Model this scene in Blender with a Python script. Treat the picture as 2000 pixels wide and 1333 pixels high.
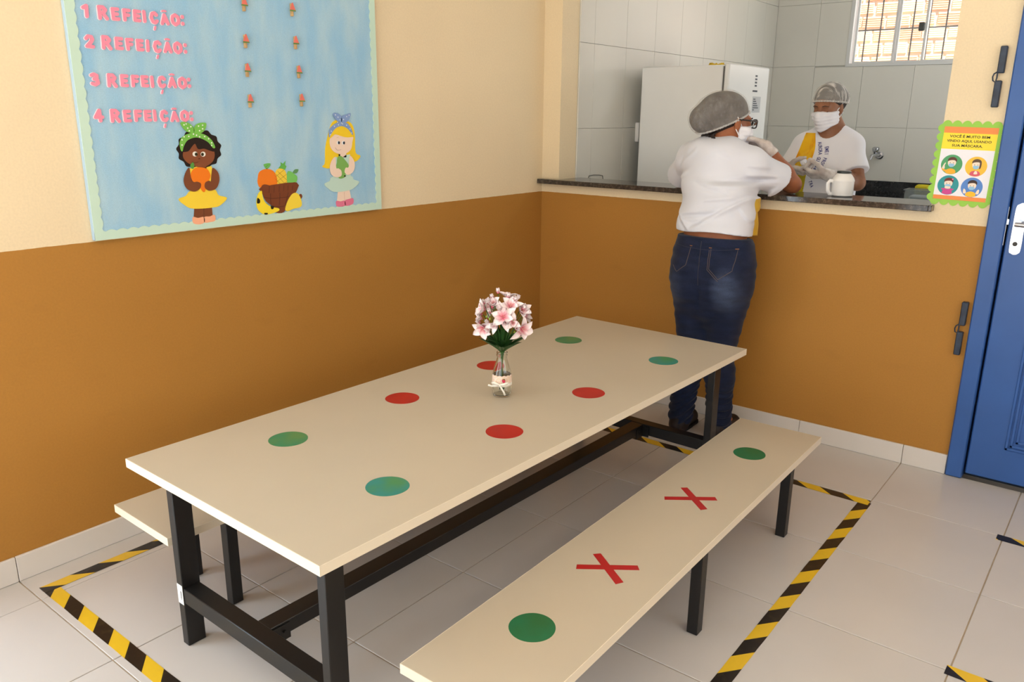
import bpy, bmesh, math, random
import numpy as np
from mathutils import Vector, Matrix, Quaternion
from mathutils.bvhtree import BVHTree
for o in list(bpy.data.objects): bpy.data.objects.remove(o)
random.seed(7); np.random.seed(7)
SC = bpy.context.scene
COL = SC.collection
PI = math.pi

# ------------------------------------------------------------------ camera, world, sun, daylight, exposure
cam_d = bpy.data.cameras.new('camera'); cam = bpy.data.objects.new('camera', cam_d); COL.objects.link(cam)
cam_d.sensor_width = 36.0; cam_d.sensor_fit = 'HORIZONTAL'; cam_d.lens = 36.0*1572.78/2000.0
cam_d.clip_start = 0.05; cam_d.clip_end = 100
YAW, PITCH, ROLL = 0.666, -0.275, 0.0094
_F = Vector((-math.sin(YAW)*math.cos(PITCH), math.cos(YAW)*math.cos(PITCH), math.sin(PITCH)))
_R = Vector((math.cos(YAW), math.sin(YAW), 0)); _U = _R.cross(_F)
_R2 = _R*math.cos(ROLL)+_U*math.sin(ROLL); _U2 = -_R*math.sin(ROLL)+_U*math.cos(ROLL)
cam.matrix_world = Matrix(((_R2.x,_U2.x,-_F.x,2.6869),(_R2.y,_U2.y,-_F.y,-3.6756),(_R2.z,_U2.z,-_F.z,1.4791),(0,0,0,1)))
SC.camera = cam
W = bpy.data.worlds.new('sky'); SC.world = W; W.use_nodes = True
wn = W.node_tree.nodes; wn['Background'].inputs[0].default_value = (0.80,0.90,1.0,1); wn['Background'].inputs[1].default_value = 1.2
sun_d = bpy.data.lights.new('sun','SUN'); sun_d.energy = 34.0; sun_d.angle = 0.01; sun_d.color = (1.0,0.93,0.82)
sun = bpy.data.objects.new('sun', sun_d); COL.objects.link(sun)
sun.rotation_euler = Vector((-0.30,0.42,-0.86)).to_track_quat('-Z','Y').to_euler()
def area(name, loc, d, sx, sy, e, c=(1,1,1)):
    l = bpy.data.lights.new(name,'AREA'); l.shape='RECTANGLE'; l.size=sx; l.size_y=sy; l.energy=e; l.color=c
    o = bpy.data.objects.new(name,l); COL.objects.link(o); o.location=loc
    o.rotation_euler = Vector(d).to_track_quat('-Z','Y').to_euler(); return o
# daylight through side door and kitchen window, plus added fill lights
area('daylight_side_door', (-0.10,-3.95,1.10), (1,0,0), 1.3, 2.1, 44, (0.74,0.88,1.0))
area('fill_front_opening', (2.3,-6.05,1.35), (0,1,0), 3.4, 2.2, 44, (0.82,0.92,1.0))  # unseen front opening, put in as fill for the room
area('fill_right_opening', (4.66,-2.30,1.55), (-1,0,0), 2.4, 1.1, 17, (0.80,0.92,1.0))  # made-up window, added to fill the left wall more evenly
area('daylight_kitchen_window', (1.30,3.14,2.25), (0,-1,0), 1.2, 0.8, 8, (0.84,0.93,1.0))
area('kitchen_top_fill', (2.1,1.75,2.86), (0,0,-1), 0.9, 0.25, 13, (0.88,0.95,1.0))  # no fixture known here; added to brighten the kitchen walls
area('kitchen_side_fill', (3.12,1.55,1.05), (-1,0,0), 0.9, 2.0, 7, (0.82,0.92,1.0))  # unseen doorway; its light is added to lift the kitchen walls
SC.view_settings.view_transform='Standard'; SC.view_settings.look='None'; SC.view_settings.gamma=1.0
SC.view_settings.exposure=0.03; SC.view_settings.use_curve_mapping=False

# ------------------------------------------------------------------ materials
def s2l(c):
    return tuple(((v/255.0)/12.92 if v/255.0<=0.04045 else ((v/255.0+0.055)/1.055)**2.4) for v in c)
MATS={}
def mat(name, rgb, rough=0.6, spec=0.4, metal=0.0, var=0.0, scale=8.0, bump=0.0, bscale=60.0, coat=0.0, sheen=0.0, trans=0.0, ior=1.45, alpha=1.0, bdist=0.002):
    if name in MATS: return MATS[name]
    m=bpy.data.materials.new(name); m.use_nodes=True; nt=m.node_tree; b=nt.nodes['Principled BSDF']
    c=s2l(rgb)+(1,)
    b.inputs['Base Color'].default_value=c; b.inputs['Roughness'].default_value=rough
    b.inputs['Specular IOR Level'].default_value=spec; b.inputs['Metallic'].default_value=metal
    b.inputs['Coat Weight'].default_value=coat; b.inputs['Coat Roughness'].default_value=0.1
    b.inputs['Sheen Weight'].default_value=sheen; b.inputs['Transmission Weight'].default_value=trans
    b.inputs['IOR'].default_value=ior; b.inputs['Alpha'].default_value=alpha
    tc=nt.nodes.new('ShaderNodeTexCoord')
    if var>0:
        n=nt.nodes.new('ShaderNodeTexNoise'); n.inputs['Scale'].default_value=scale; n.inputs['Detail'].default_value=4
        nt.links.new(tc.outputs['Object'],n.inputs['Vector'])
        mr=nt.nodes.new('ShaderNodeMapRange'); mr.inputs[1].default_value=0.3; mr.inputs[2].default_value=0.7; mr.inputs[3].default_value=1-var; mr.inputs[4].default_value=1+var
        nt.links.new(n.outputs['Fac'],mr.inputs[0])
        mx=nt.nodes.new('ShaderNodeMix'); mx.data_type='RGBA'; mx.blend_type='MULTIPLY'; mx.inputs[0].default_value=1
        mx.inputs[6].default_value=c; nt.links.new(mr.outputs[0],mx.inputs[7]); nt.links.new(mx.outputs[2],b.inputs['Base Color'])
    if bump>0:
        n=nt.nodes.new('ShaderNodeTexNoise'); n.inputs['Scale'].default_value=bscale; n.inputs['Detail'].default_value=3
        nt.links.new(tc.outputs['Object'],n.inputs['Vector'])
        bp=nt.nodes.new('ShaderNodeBump'); bp.inputs['Strength'].default_value=bump; bp.inputs['Distance'].default_value=bdist
        nt.links.new(n.outputs['Fac'],bp.inputs['Height']); nt.links.new(bp.outputs[0],b.inputs['Normal'])
    MATS[name]=m; return m
def nodes_of(m): return m.node_tree, m.node_tree.nodes['Principled BSDF']
class NT:
    """tiny helper to chain math nodes"""
    def __init__(s,m): s.nt=m.node_tree
    def m(s,op,a,b=0.0,clamp=False):
        n=s.nt.nodes.new('ShaderNodeMath'); n.operation=op; n.use_clamp=clamp
        for i,v in enumerate((a,b)):
            if isinstance(v,(int,float)): n.inputs[i].default_value=v
            else: s.nt.links.new(v,n.inputs[i])
        return n.outputs[0]
    def sep(s,kind='Object',geo=False):
        if geo: t=s.nt.nodes.new('ShaderNodeNewGeometry').outputs['Position']
        else: t=s.nt.nodes.new('ShaderNodeTexCoord').outputs[kind]
        n=s.nt.nodes.new('ShaderNodeSeparateXYZ'); s.nt.links.new(t,n.inputs[0]); return n.outputs, t
    def noise(s,vec,scale,detail=3,mapscale=None):
        if mapscale:
            mp=s.nt.nodes.new('ShaderNodeMapping'); mp.inputs['Scale'].default_value=mapscale; s.nt.links.new(vec,mp.inputs[0]); vec=mp.outputs[0]
        n=s.nt.nodes.new('ShaderNodeTexNoise'); n.inputs['Scale'].default_value=scale; n.inputs['Detail'].default_value=detail
        s.nt.links.new(vec,n.inputs['Vector']); return n.outputs['Fac']
    def rng(s,v,a,b,c=0.0,d=1.0):
        n=s.nt.nodes.new('ShaderNodeMapRange'); s.nt.links.new(v,n.inputs[0])
        for i,x in enumerate((a,b,c,d)): n.inputs[i+1].default_value=x
        return n.outputs[0]
    def mix(s,f,a,b,mode='MIX'):
        n=s.nt.nodes.new('ShaderNodeMix'); n.data_type='RGBA'; n.blend_type=mode
        if isinstance(f,(int,float)): n.inputs[0].default_value=f
        else: s.nt.links.new(f,n.inputs[0])
        for i,v in ((6,a),(7,b)):
            if isinstance(v,tuple): n.inputs[i].default_value=s2l(v)+(1,)
            else: s.nt.links.new(v,n.inputs[i])
        return n.outputs[2]
    def base(s,col): s.nt.links.new(col,s.nt.nodes['Principled BSDF'].inputs['Base Color'])
    def bump(s,h,strength,dist):
        bp=s.nt.nodes.new('ShaderNodeBump'); bp.inputs['Strength'].default_value=strength; bp.inputs['Distance'].default_value=dist
        s.nt.links.new(h,bp.inputs['Height']); s.nt.links.new(bp.outputs[0],s.nt.nodes['Principled BSDF'].inputs['Normal'])

def wall_paint():
    m=mat('wall_paint',(238,216,176),0.62,0.25); n=NT(m); xyz,pos=n.sep(geo=True)
    blot=n.rng(n.noise(pos,1.3,3),0.3,0.7,0.96,1.03); fine=n.rng(n.noise(pos,140,2),0.3,0.7,0.97,1.03)
    edge=n.m('ADD',xyz[2],n.rng(n.noise(pos,25,2),0,1,-0.0015,0.0015))
    up=n.m('GREATER_THAN',edge,1.066)
    scuff=n.rng(n.noise(pos,5,5,(1,1,2.5)),0.60,0.78,0.0,0.10)
    c=n.mix(up,(176,124,56),(233,213,178)); c=n.mix(1.0,c,n.m('MULTIPLY',blot,fine),'MULTIPLY')
    low=n.m('MULTIPLY',n.m('LESS_THAN',xyz[2],1.066),scuff)
    c=n.mix(low,c,(120,78,35))
    c=n.mix(n.m('GREATER_THAN',xyz[1],0.1585),c,(214,211,202))  # kitchen side is painted white
    n.base(c); n.bump(n.noise(pos,90,3),0.12,0.002); return m
M_PAINT=wall_paint()
M_WHITE=mat('ceiling_white',(240,238,232),0.8,0.2)
M_TILE=mat('floor_tile',(200,194,190),0.26,0.42,var=0.035,scale=2.2,bump=0.02,bscale=9,bdist=0.004)
M_GROUT=mat('grout',(176,158,136),0.9,0.1,var=0.1,scale=30)
M_BASET=mat('baseboard_tile',(220,213,206),0.3,0.4,var=0.02,scale=4)
M_KTILE=mat('kitchen_tile',(212,209,200),0.32,0.4,var=0.015,scale=3)
M_KGROUT=mat('kitchen_grout',(200,197,188),0.9,0.1)
M_TOP=mat('cream_laminate',(188,174,153),0.34,0.4,var=0.012,scale=6,bump=0.03,bscale=300,bdist=0.0005)
M_EDGE=mat('edge_band',(228,216,194),0.35,0.4)
M_BLACK=mat('black_powder_coat',(26,24,23),0.38,0.45,var=0.08,scale=40)
M_BLUE=mat('blue_enamel',(52,92,158),0.32,0.45,var=0.06,scale=6,bump=0.06,bscale=25)
M_DARKBLUE=mat('dark_blue_enamel',(42,52,68),0.42,0.45,var=0.35,scale=30,bump=0.3,bscale=70)
M_CHROME=mat('chrome',(196,197,202),0.2,0.5,metal=1.0)
M_ALU=mat('aluminium',(206,206,204),0.4,0.5)
def granite(name,rgb,rgb2,rough):
    m=mat(name,rgb,rough,0.5); n=NT(m); xyz,pos=n.sep()
    v=m.node_tree.nodes.new('ShaderNodeTexVoronoi'); v.inputs['Scale'].default_value=190; m.node_tree.links.new(pos,v.inputs['Vector'])
    f=n.rng(v.outputs['Distance'],0.25,0.6); f2=n.rng(n.noise(pos,60,4),0.45,0.62)
    n.base(n.mix(n.m('MULTIPLY',f,f2),rgb,rgb2)); return m
M_GRAN=granite('brown_granite',(52,47,43),(96,85,76),0.08)
M_BGRAN=granite('black_granite',(18,18,19),(48,48,50),0.1)

# ------------------------------------------------------------------ mesh helpers
def mesh_obj(name, verts, faces, m, parent=None, smooth=False):
    me=bpy.data.meshes.new(name); me.from_pydata([tuple(v) for v in verts],[],[tuple(f) for f in faces]); me.update()
    return obj_me(name, me, m, parent, smooth)
def obj_me(name, me, m, parent=None, smooth=False):
    if m and not me.materials: me.materials.append(m)
    o=bpy.data.objects.new(name,me); COL.objects.link(o)
    if parent: o.parent=parent
    if smooth:
        for p in me.polygons: p.use_smooth=True
    return o
class MB:
    def __init__(s): s.v=[]; s.f=[]
    def add(s,v,f):
        n=len(s.v); s.v+= [tuple(x) for x in v]; s.f+= [tuple(i+n for i in q) for q in f]; return s
    def box(s,x0,x1,y0,y1,z0,z1):
        v=[(x0,y0,z0),(x1,y0,z0),(x1,y1,z0),(x0,y1,z0),(x0,y0,z1),(x1,y0,z1),(x1,y1,z1),(x0,y1,z1)]
        return s.add(v,[(0,3,2,1),(4,5,6,7),(0,1,5,4),(1,2,6,5),(2,3,7,6),(3,0,4,7)])
    def bbox(s,x0,x1,y0,y1,z0,z1,b):
        """box with chamfered edges"""
        bm=bmesh.new(); t=MB().box(x0,x1,y0,y1,z0,z1); vs=[bm.verts.new(p) for p in t.v]
        for f in t.f: bm.faces.new([vs[i] for i in f])
        bmesh.ops.bevel(bm,geom=list(bm.edges),offset=b,segments=1,affect='EDGES',clamp_overlap=True)
        bm.verts.ensure_lookup_table(); bm.verts.index_update()
        s.add([v.co[:] for v in bm.verts],[[v.index for v in f.verts] for f in bm.faces]); bm.free(); return s
    def tube(s,pts,r,n=8,cap=True,flat=None):
        pts=[Vector(p) for p in pts]; rs=r if isinstance(r,(list,tuple)) else [r]*len(pts)
        base=len(s.v); prev=None
        for i,p in enumerate(pts):
            t=(pts[min(i+1,len(pts)-1)]-pts[max(i-1,0)]).normalized()
            if prev is None:
                a=Vector((0,0,1)) if abs(t.z)<0.9 else Vector((1,0,0)); u=t.cross(a).normalized()
            else: u=(prev-t*prev.dot(t)).normalized()
            prev=u; w=t.cross(u)
            for k in range(n):
                a=2*PI*k/n; q=p+u*math.cos(a)*rs[i]+w*math.sin(a)*rs[i]*(flat if flat else 1); s.v.append(tuple(q))
        for i in range(len(pts)-1):
            for k in range(n):
                a=base+i*n+k; b=base+i*n+(k+1)%n; s.f.append((a,b,b+n,a+n))
        if cap:
            s.f.append(tuple(base+k for k in range(n))[::-1]); e=base+(len(pts)-1)*n; s.f.append(tuple(e+k for k in range(n)))
        return s
    def lathe(s,prof,n=32,c=(0,0,0),closed=False):
        base=len(s.v)
        for r,z in prof:
            for k in range(n):
                a=2*PI*k/n; s.v.append((c[0]+r*math.cos(a),c[1]+r*math.sin(a),c[2]+z))
        m=len(prof)
        for i in range(m if closed else m-1):
            j=(i+1)%m
            for k in range(n):
                s.f.append((base+i*n+k,base+i*n+(k+1)%n,base+j*n+(k+1)%n,base+j*n+k))
        if not closed:
            s.f.append(tuple(base+k for k in range(n))[::-1]); e=base+(m-1)*n; s.f.append(tuple(e+k for k in range(n)))
        return s
    def prism(s,poly,frame,t0,t1):
        """2-D polygon extruded; frame(u,v,t) -> point"""
        n=len(poly); base=len(s.v)
        for t in (t0,t1):
            for u,v in poly: s.v.append(tuple(frame(u,v,t)))
        area=sum(poly[i][0]*poly[(i+1)%n][1]-poly[(i+1)%n][0]*poly[i][1] for i in range(n))
        a=tuple(base+n+k for k in range(n)); b=tuple(base+k for k in range(n))[::-1]
        s.f.append(a); s.f.append(b)
        for k in range(n): s.f.append((base+k,base+(k+1)%n,base+n+(k+1)%n,base+n+k))
        return s
    def sphere(s,c,r,n=12,m=8):
        rr=r if isinstance(r,(tuple,list)) else (r,r,r)
        base=len(s.v); s.v.append((c[0],c[1],c[2]-rr[2]))
        for i in range(1,m):
            a=-PI/2+PI*i/m
            for k in range(n):
                b=2*PI*k/n; s.v.append((c[0]+rr[0]*math.cos(a)*math.cos(b),c[1]+rr[1]*math.cos(a)*math.sin(b),c[2]+rr[2]*math.sin(a)))
        top=len(s.v); s.v.append((c[0],c[1],c[2]+rr[2]))
        for k in range(n): s.f.append((base,base+1+(k+1)%n,base+1+k))
        for i in range(m-2):
            for k in range(n):
                a=base+1+i*n+k; b=base+1+i*n+(k+1)%n; s.f.append((a,b,b+n,a+n))
        l=base+1+(m-2)*n
        for k in range(n): s.f.append((l+k,l+(k+1)%n,top))
        return s
    def mesh(s,name):
        me=bpy.data.meshes.new(name); me.from_pydata(s.v,[],s.f); me.update()
        bm=bmesh.new(); bm.from_mesh(me); bmesh.ops.recalc_face_normals(bm,faces=bm.faces); bm.to_mesh(me); bm.free(); return me
    def build(s,name,m,parent=None,smooth=False):
        return obj_me(name,s.mesh(name),m,parent,smooth)
def auto_smooth(o,deg=40):
    me=o.data
    for p in me.polygons: p.use_smooth=True
    bm=bmesh.new(); bm.from_mesh(me)
    for e in bm.edges:
        if len(e.link_faces)==2 and e.calc_face_angle(0)>math.radians(deg): e.smooth=False
    bm.to_mesh(me); bm.free(); return o
def world_of(o):
    m=o.matrix_basis.copy()
    return world_of(o.parent)@o.matrix_parent_inverse@m if o.parent else m
def kid(o,parent):
    # parent while keeping the place in the world
    o.parent=parent; o.matrix_parent_inverse=world_of(parent).inverted(); return o
def sub(o,part,root=None): return kid(o,part)
def empty(name,loc=(0,0,0)):
    o=bpy.data.objects.new(name,None); COL.objects.link(o); o.location=loc; o.empty_display_size=0.05; return o
def tag(o,label,cat,group=None):
    o['label']=label; o['category']=cat
    if group: o['group']=group
    return o
def struct(o): o['kind']='structure'; return o
def spline(pts,n=6,closed=True):
    P=[Vector((p[0],p[1])) for p in pts]; N=len(P); out=[]
    for i in range(N if closed else N-1):
        p0,p1,p2,p3=(P[(i-1)%N],P[i],P[(i+1)%N],P[(i+2)%N]) if closed else (P[max(i-1,0)],P[i],P[i+1],P[min(i+2,N-1)])
        for k in range(n):
            t=k/n; out.append(tuple(0.5*((2*p1)+(p2-p0)*t+(2*p0-5*p1+4*p2-p3)*t*t+(3*p1-p0-3*p2+p3)*t**3)))
    if not closed: out.append(tuple(P[-1]))
    return out
def circle(cx,cy,rx,ry=None,n=28): return [(cx+rx*math.cos(2*PI*k/n),cy+(ry or rx)*math.sin(2*PI*k/n)) for k in range(n)]
def text_mesh(s,size,extrude=0.0,bold=0.0,bevel=0.0,res=3):
    c=bpy.data.curves.new('text','FONT'); c.body=s; c.size=1.0; c.extrude=extrude/size; c.offset=bold/size; c.bevel_depth=bevel/size; c.bevel_resolution=1
    c.align_x='CENTER'; c.align_y='BOTTOM_BASELINE'; c.resolution_u=res
    o=bpy.data.objects.new('text',c); COL.objects.link(o); bpy.context.view_layer.update()
    me=bpy.data.meshes.new_from_object(o.evaluated_get(bpy.context.evaluated_depsgraph_get()))
    bpy.data.objects.remove(o); bpy.data.curves.remove(c)
    for v in me.vertices: v.co*=size
    return me
# ------------------------------------------------------------------ the room shell
RX1, RY0, CEIL = 4.70, -6.00, 2.90
# floor: slab of grout, every tile a piece of its own
fl=struct(MB().box(0,RX1,RY0,0.0,-0.10,-0.003).build('floor',M_GROUT))
GX,GP,GY,GQ=2.0101,0.4600,-0.4676,0.4763
xs=[0.0]+[GX+GP*k for k in range(-4,6)]+[RX1]; ys=[0.0]+[GY-GQ*k for k in range(0,12)]+[RY0]
xs=sorted(set(x for x in xs if 0<=x<=RX1)); ys=[y for y in ys if RY0<=y<=0]
tile_meshes={}
def tile_mesh(w,h,t,b,key,m):
    k=(key,round(w,4),round(h,4))
    if k not in tile_meshes: tile_meshes[k]=MB().bbox(-w/2,w/2,-h/2,h/2,-t,0,b).mesh('tile'); tile_meshes[k].materials.append(m)
    return tile_meshes[k]
for i in range(len(xs)-1):
    for j in range(len(ys)-1):
        w=xs[i+1]-xs[i]-0.0035; h=ys[j]-ys[j+1]-0.0035
        if w<0.02 or h<0.02: continue
        o=bpy.data.objects.new('tile',tile_mesh(w,h,0.0095,0.0012,'floor',M_TILE)); COL.objects.link(o); o.parent=fl
        o.location=((xs[i]+xs[i+1])/2,(ys[j]+ys[j+1])/2,random.uniform(-0.0004,0.0004))
# left wall with a side door opening outside the view
struct(MB().box(-0.15,0,-3.20,0.16,-0.1,CEIL).box(-0.15,0,RY0-0.15,-4.70,-0.1,CEIL).box(-0.15,0,-4.70,-3.20,2.20,CEIL).build('wall_left',M_PAINT))
# back wall with serving hatch and door opening
HX0,HX1,HZ0,HZ1=0.113,1.976,1.110,2.45
DX0,DX1,DZ1=2.19,3.10,2.14
struct(MB().box(0,HX0,0,0.16,-0.1,CEIL).box(HX0,HX1,0,0.16,-0.1,HZ0).box(HX0,HX1,0,0.16,HZ1,CEIL).box(HX1,DX0,0,0.16,-0.1,CEIL)
   .box(DX0,DX1,0,0.16,DZ1,CEIL).box(DX1,RX1,0,0.16,-0.1,CEIL).build('wall_back',M_PAINT))
struct(MB().box(RX1,RX1+0.15,RY0-0.15,-3.5,-0.1,CEIL).box(RX1,RX1+0.15,-1.1,0.16,-0.1,CEIL).box(RX1,RX1+0.15,-3.5,-1.1,-0.1,1.0).box(RX1,RX1+0.15,-3.5,-1.1,2.1,CEIL).build('wall_right',M_PAINT))  # the opening is made up, cut for the fill light
struct(MB().box(0,0.5,RY0-0.15,RY0,-0.1,CEIL).box(4.1,RX1,RY0-0.15,RY0,-0.1,CEIL).box(0.5,4.1,RY0-0.15,RY0,2.5,CEIL).build('wall_front',M_PAINT))  # the wide opening is added to let fill light in
struct(MB().box(-0.15,RX1+0.15,RY0-0.15,3.15,CEIL,CEIL+0.12).build('ceiling',M_WHITE))
# tiled baseboards
def baseboard(name,along,cuts):
    root=struct(empty(name)); t=0.011; h=0.087
    for a,b in zip(cuts[:-1],cuts[1:]):
        w=abs(b-a)-0.002
        me=(MB().bbox(0,t,-w/2,w/2,0,h,0.0015) if along=='y' else MB().bbox(-w/2,w/2,-t,0,0,h,0.0015)).mesh('baseboard_tile'); me.materials.append(M_BASET)
        o=bpy.data.objects.new('tile',me); COL.objects.link(o); o.parent=root
        o.location=(0.0005,(a+b)/2,0.0005) if along=='y' else ((a+b)/2,-0.0005,0.0005)
    return root
baseboard('baseboard_left','y',[-0.013]+[y for y in ys if -3.2<y<-0.1]+[-3.2])
baseboard('baseboard_back','x',[0.013]+[x for x in xs if 0.05<x<2.18]+[2.186])
# ------------------------------------------------------------------ kitchen behind the hatch
KX0,KX1,KY1=0.113,3.10,2.93
struct(MB().box(KX0-0.15,KX1+0.1,0.16,KY1+0.15,-0.1,-0.003).build('floor_kitchen',M_TILE))
WX0,WX1,WZ0,WZ1=0.680,1.92,1.845,2.66
def tiled_wall(name,base,axis,at,us,vs,hole=None):
    base=struct(base)
    for a,b in zip(us[:-1],us[1:]):
        for c,d in zip(vs[:-1],vs[1:]):
            rects=[(a,b,c,d)]
            if hole:
                h0,h1,g0,g1=hole
                if not (b<=h0 or a>=h1 or d<=g0 or c>=g1):
                    rects=[]
                    if c<g0: rects.append((a,b,c,g0))
                    if d>g1: rects.append((a,b,g1,d))
                    if a<h0: rects.append((a,h0,max(c,g0),min(d,g1)))
                    if b>h1: rects.append((h1,b,max(c,g0),min(d,g1)))
            for (p,q,r,s) in rects:
                w=q-p-0.0016; h=s-r-0.0016
                if w<0.01 or h<0.01: continue
                o=bpy.data.objects.new('tile',tile_mesh(w,h,0.008,0.0008,'kitchen',M_KTILE)); COL.objects.link(o); o.parent=base
                if axis=='y': o.location=((p+q)/2,at-0.008,(r+s)/2); o.rotation_euler=(PI/2,0,0)
                else: o.location=(at+0.008,(p+q)/2,(r+s)/2); o.rotation_euler=(PI/2,0,PI/2)
KV=[0.0,0.055,0.505,0.955,1.405,1.855,2.305,2.755,CEIL]
tiled_wall('l',MB().box(KX0-0.15,KX0,0.16,KY1+0.15,-0.1,CEIL).build('wall_kitchen_left',M_KGROUT),'x',KX0,[0.16,0.302,0.642,0.982,1.322,1.662,2.002,2.342,2.682,KY1-0.008],KV)
tiled_wall('b',MB().box(KX0,WX0,KY1,KY1+0.15,-0.1,CEIL).box(WX1,KX1,KY1,KY1+0.15,-0.1,CEIL).box(WX0,WX1,KY1,KY1+0.15,-0.1,WZ0).box(WX0,WX1,KY1,KY1+0.15,WZ1,CEIL).build('wall_kitchen_back',M_KGROUT),
   'y',KY1,[KX0+0.008,0.452,0.811,1.170,1.529,1.888,2.247,2.606,2.965,KX1],KV,(WX0,WX1,WZ0,WZ1))
struct(MB().box(KX1,KX1+0.1,0.16,1.05,-0.1,CEIL).box(KX1,KX1+0.1,2.05,KY1+0.15,-0.1,CEIL).box(KX1,KX1+0.1,1.05,2.05,2.1,CEIL).build('wall_kitchen_right',M_KTILE))
# window: aluminium frame, sliding sashes, security bars
win=struct(empty('window_1',((WX0+WX1)/2,KY1+0.05,WZ0)))
fy0,fy1=KY1-0.012,KY1+0.10
kid(MB().box(WX0,WX0+0.026,fy0,fy1,WZ0+0.022,WZ1-0.03).box(WX1-0.026,WX1,fy0,fy1,WZ0+0.022,WZ1-0.03).box(WX0,WX1,fy0,fy1,WZ0,WZ0+0.022).box(WX0,WX1,fy0,fy1,WZ1-0.03,WZ1).build('window_frame',M_ALU),win)
M_WGLASS=mat('window_glass',(240,244,242),0.03,0.5,alpha=0.10)
for sx0,sx1,sy in ((WX0+0.03,1.0,KY1+0.045),(1.0,1.205,KY1+0.06),(1.19,WX1-0.03,KY1+0.03)):
    kid(MB().box(sx0,sx0+0.016,sy,sy+0.014,WZ0+0.037,WZ1-0.05).box(sx1-0.016,sx1,sy,sy+0.014,WZ0+0.037,WZ1-0.05).box(sx0,sx1,sy,sy+0.014,WZ0+0.023,WZ0+0.037).box(sx0,sx1,sy,sy+0.014,WZ1-0.05,WZ1-0.03).build('sash',M_ALU),win)
    kid(MB().box(sx0+0.016,sx1-0.016,sy+0.005,sy+0.008,WZ0+0.037,WZ1-0.05).build('pane',M_WGLASS),win)
kid(MB().bbox(1.155,1.192,KY1-0.002,KY1+0.026,2.075,2.135,0.005).build('latch',mat('latch_grey',(70,70,68),0.5)),win)
M_BAR=mat('security_bar_iron',(58,50,48),0.6,0.3)
for bx in (0.770,0.876,0.988,1.097,1.204,1.316,1.425,1.534,1.643,1.752,1.861):
    kid(MB().tube([(bx,KY1+0.085,WZ0),(bx,KY1+0.085,WZ1)],0.0055,8).build('security_bar',M_BAR),win)
kid(MB().tube([(WX0,KY1+0.094,2.105),(WX1,KY1+0.094,2.105)],0.005,8).build('security_bar',M_BAR),win)
# brick wall outside the window
M_MORTAR=mat('mortar',(208,200,188),0.95,0.1,var=0.1,scale=12)
ow=struct(MB().box(-2.2,3.6,4.32,4.45,-0.1,4.4).build('wall_outside',M_MORTAR))
M_BRK=[mat('clay_brick_%d'%i,c,0.9,0.1,var=0.12,scale=14) for i,c in enumerate(((224,170,134),(230,184,146),(208,150,120),(226,194,164)))]
bmesh_b=[]
for i in range(4):
    b=MB()
    b.bbox(-0.093,0.093,-0.012,0.02,-0.046,0.046,0.004)
    for k in range(5): b.box(-0.09,0.09,-0.0155,-0.011,-0.040+k*0.0175,-0.031+k*0.0175)
    me=b.mesh('brick'); me.materials.append(M_BRK[i]); bmesh_b.append(me)
for r in range(14):
    for c in range(13):
        o=bpy.data.objects.new('brick',random.choice(bmesh_b)); COL.objects.link(o); o.parent=ow
        o.location=(-0.55+c*0.203+(0.1 if r%2 else 0)+random.uniform(-.008,.008),4.314+random.uniform(-.006,.004),1.62+r*0.112+random.uniform(-.004,.004)); o.rotation_euler=(0,random.uniform(-.02,.02),0)
struct(MB().box(-8,10,-12,9,-0.30,-0.12).build('ground',mat('concrete_ground',(170,165,155),0.9,0.2,var=0.1,scale=3)))
# ------------------------------------------------------------------ blue door
dr=struct(empty('door_1',((DX0+DX1)/2,0.0,0)))
kid(auto_smooth(MB().bbox(DX0-0.003,DX0+0.062,-0.022,0.10,0.002,DZ1,0.005).bbox(DX1-0.062,DX1+0.003,-0.022,0.10,0.002,DZ1,0.005).bbox(DX0-0.003,DX1+0.003,-0.022,0.10,DZ1-0.06,DZ1+0.004,0.005).build('door_frame',M_BLUE)),dr)
kid(MB().box(DX0+0.05,DX1-0.05,0.045,0.10,0.0,DZ1-0.05).build('gap_backing',mat('gap_shade',(30,38,52),0.7)),dr)  # dark sheet behind the leaf; shade of the gap put into colour
lx0,lx1=DX0+0.070,DX1-0.070
leaf=kid(MB().bbox(lx0,lx1,-0.012,0.028,0.028,DZ1-0.068,0.004).build('door_leaf',M_BLUE),dr)
for (a,b,c,d) in ((2.385,2.905,0.170,0.90),(2.385,2.905,1.25,1.98)):
    mb=MB()
    for k,(ins,hh) in enumerate(((0.0,0.006),(0.016,0.009),(0.034,0.005))):
        w=0.011
        x0,x1,z0,z1=a+ins,b-ins,c+ins,d-ins
        mb.bbox(x0,x0+w,-0.012-hh,-0.011,z0,z1,0.002).bbox(x1-w,x1,-0.012-hh,-0.011,z0,z1,0.002).bbox(x0,x1,-0.012-hh,-0.011,z0,z0+w,0.002).bbox(x0,x1,-0.012-hh,-0.011,z1-w,z1,0.002)
    mb.bbox(a+0.065,b-0.065,-0.019,-0.011,c+0.065,d-0.065,0.006)
    sub(mb.build('panel_moulding',M_BLUE),leaf,dr)
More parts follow.
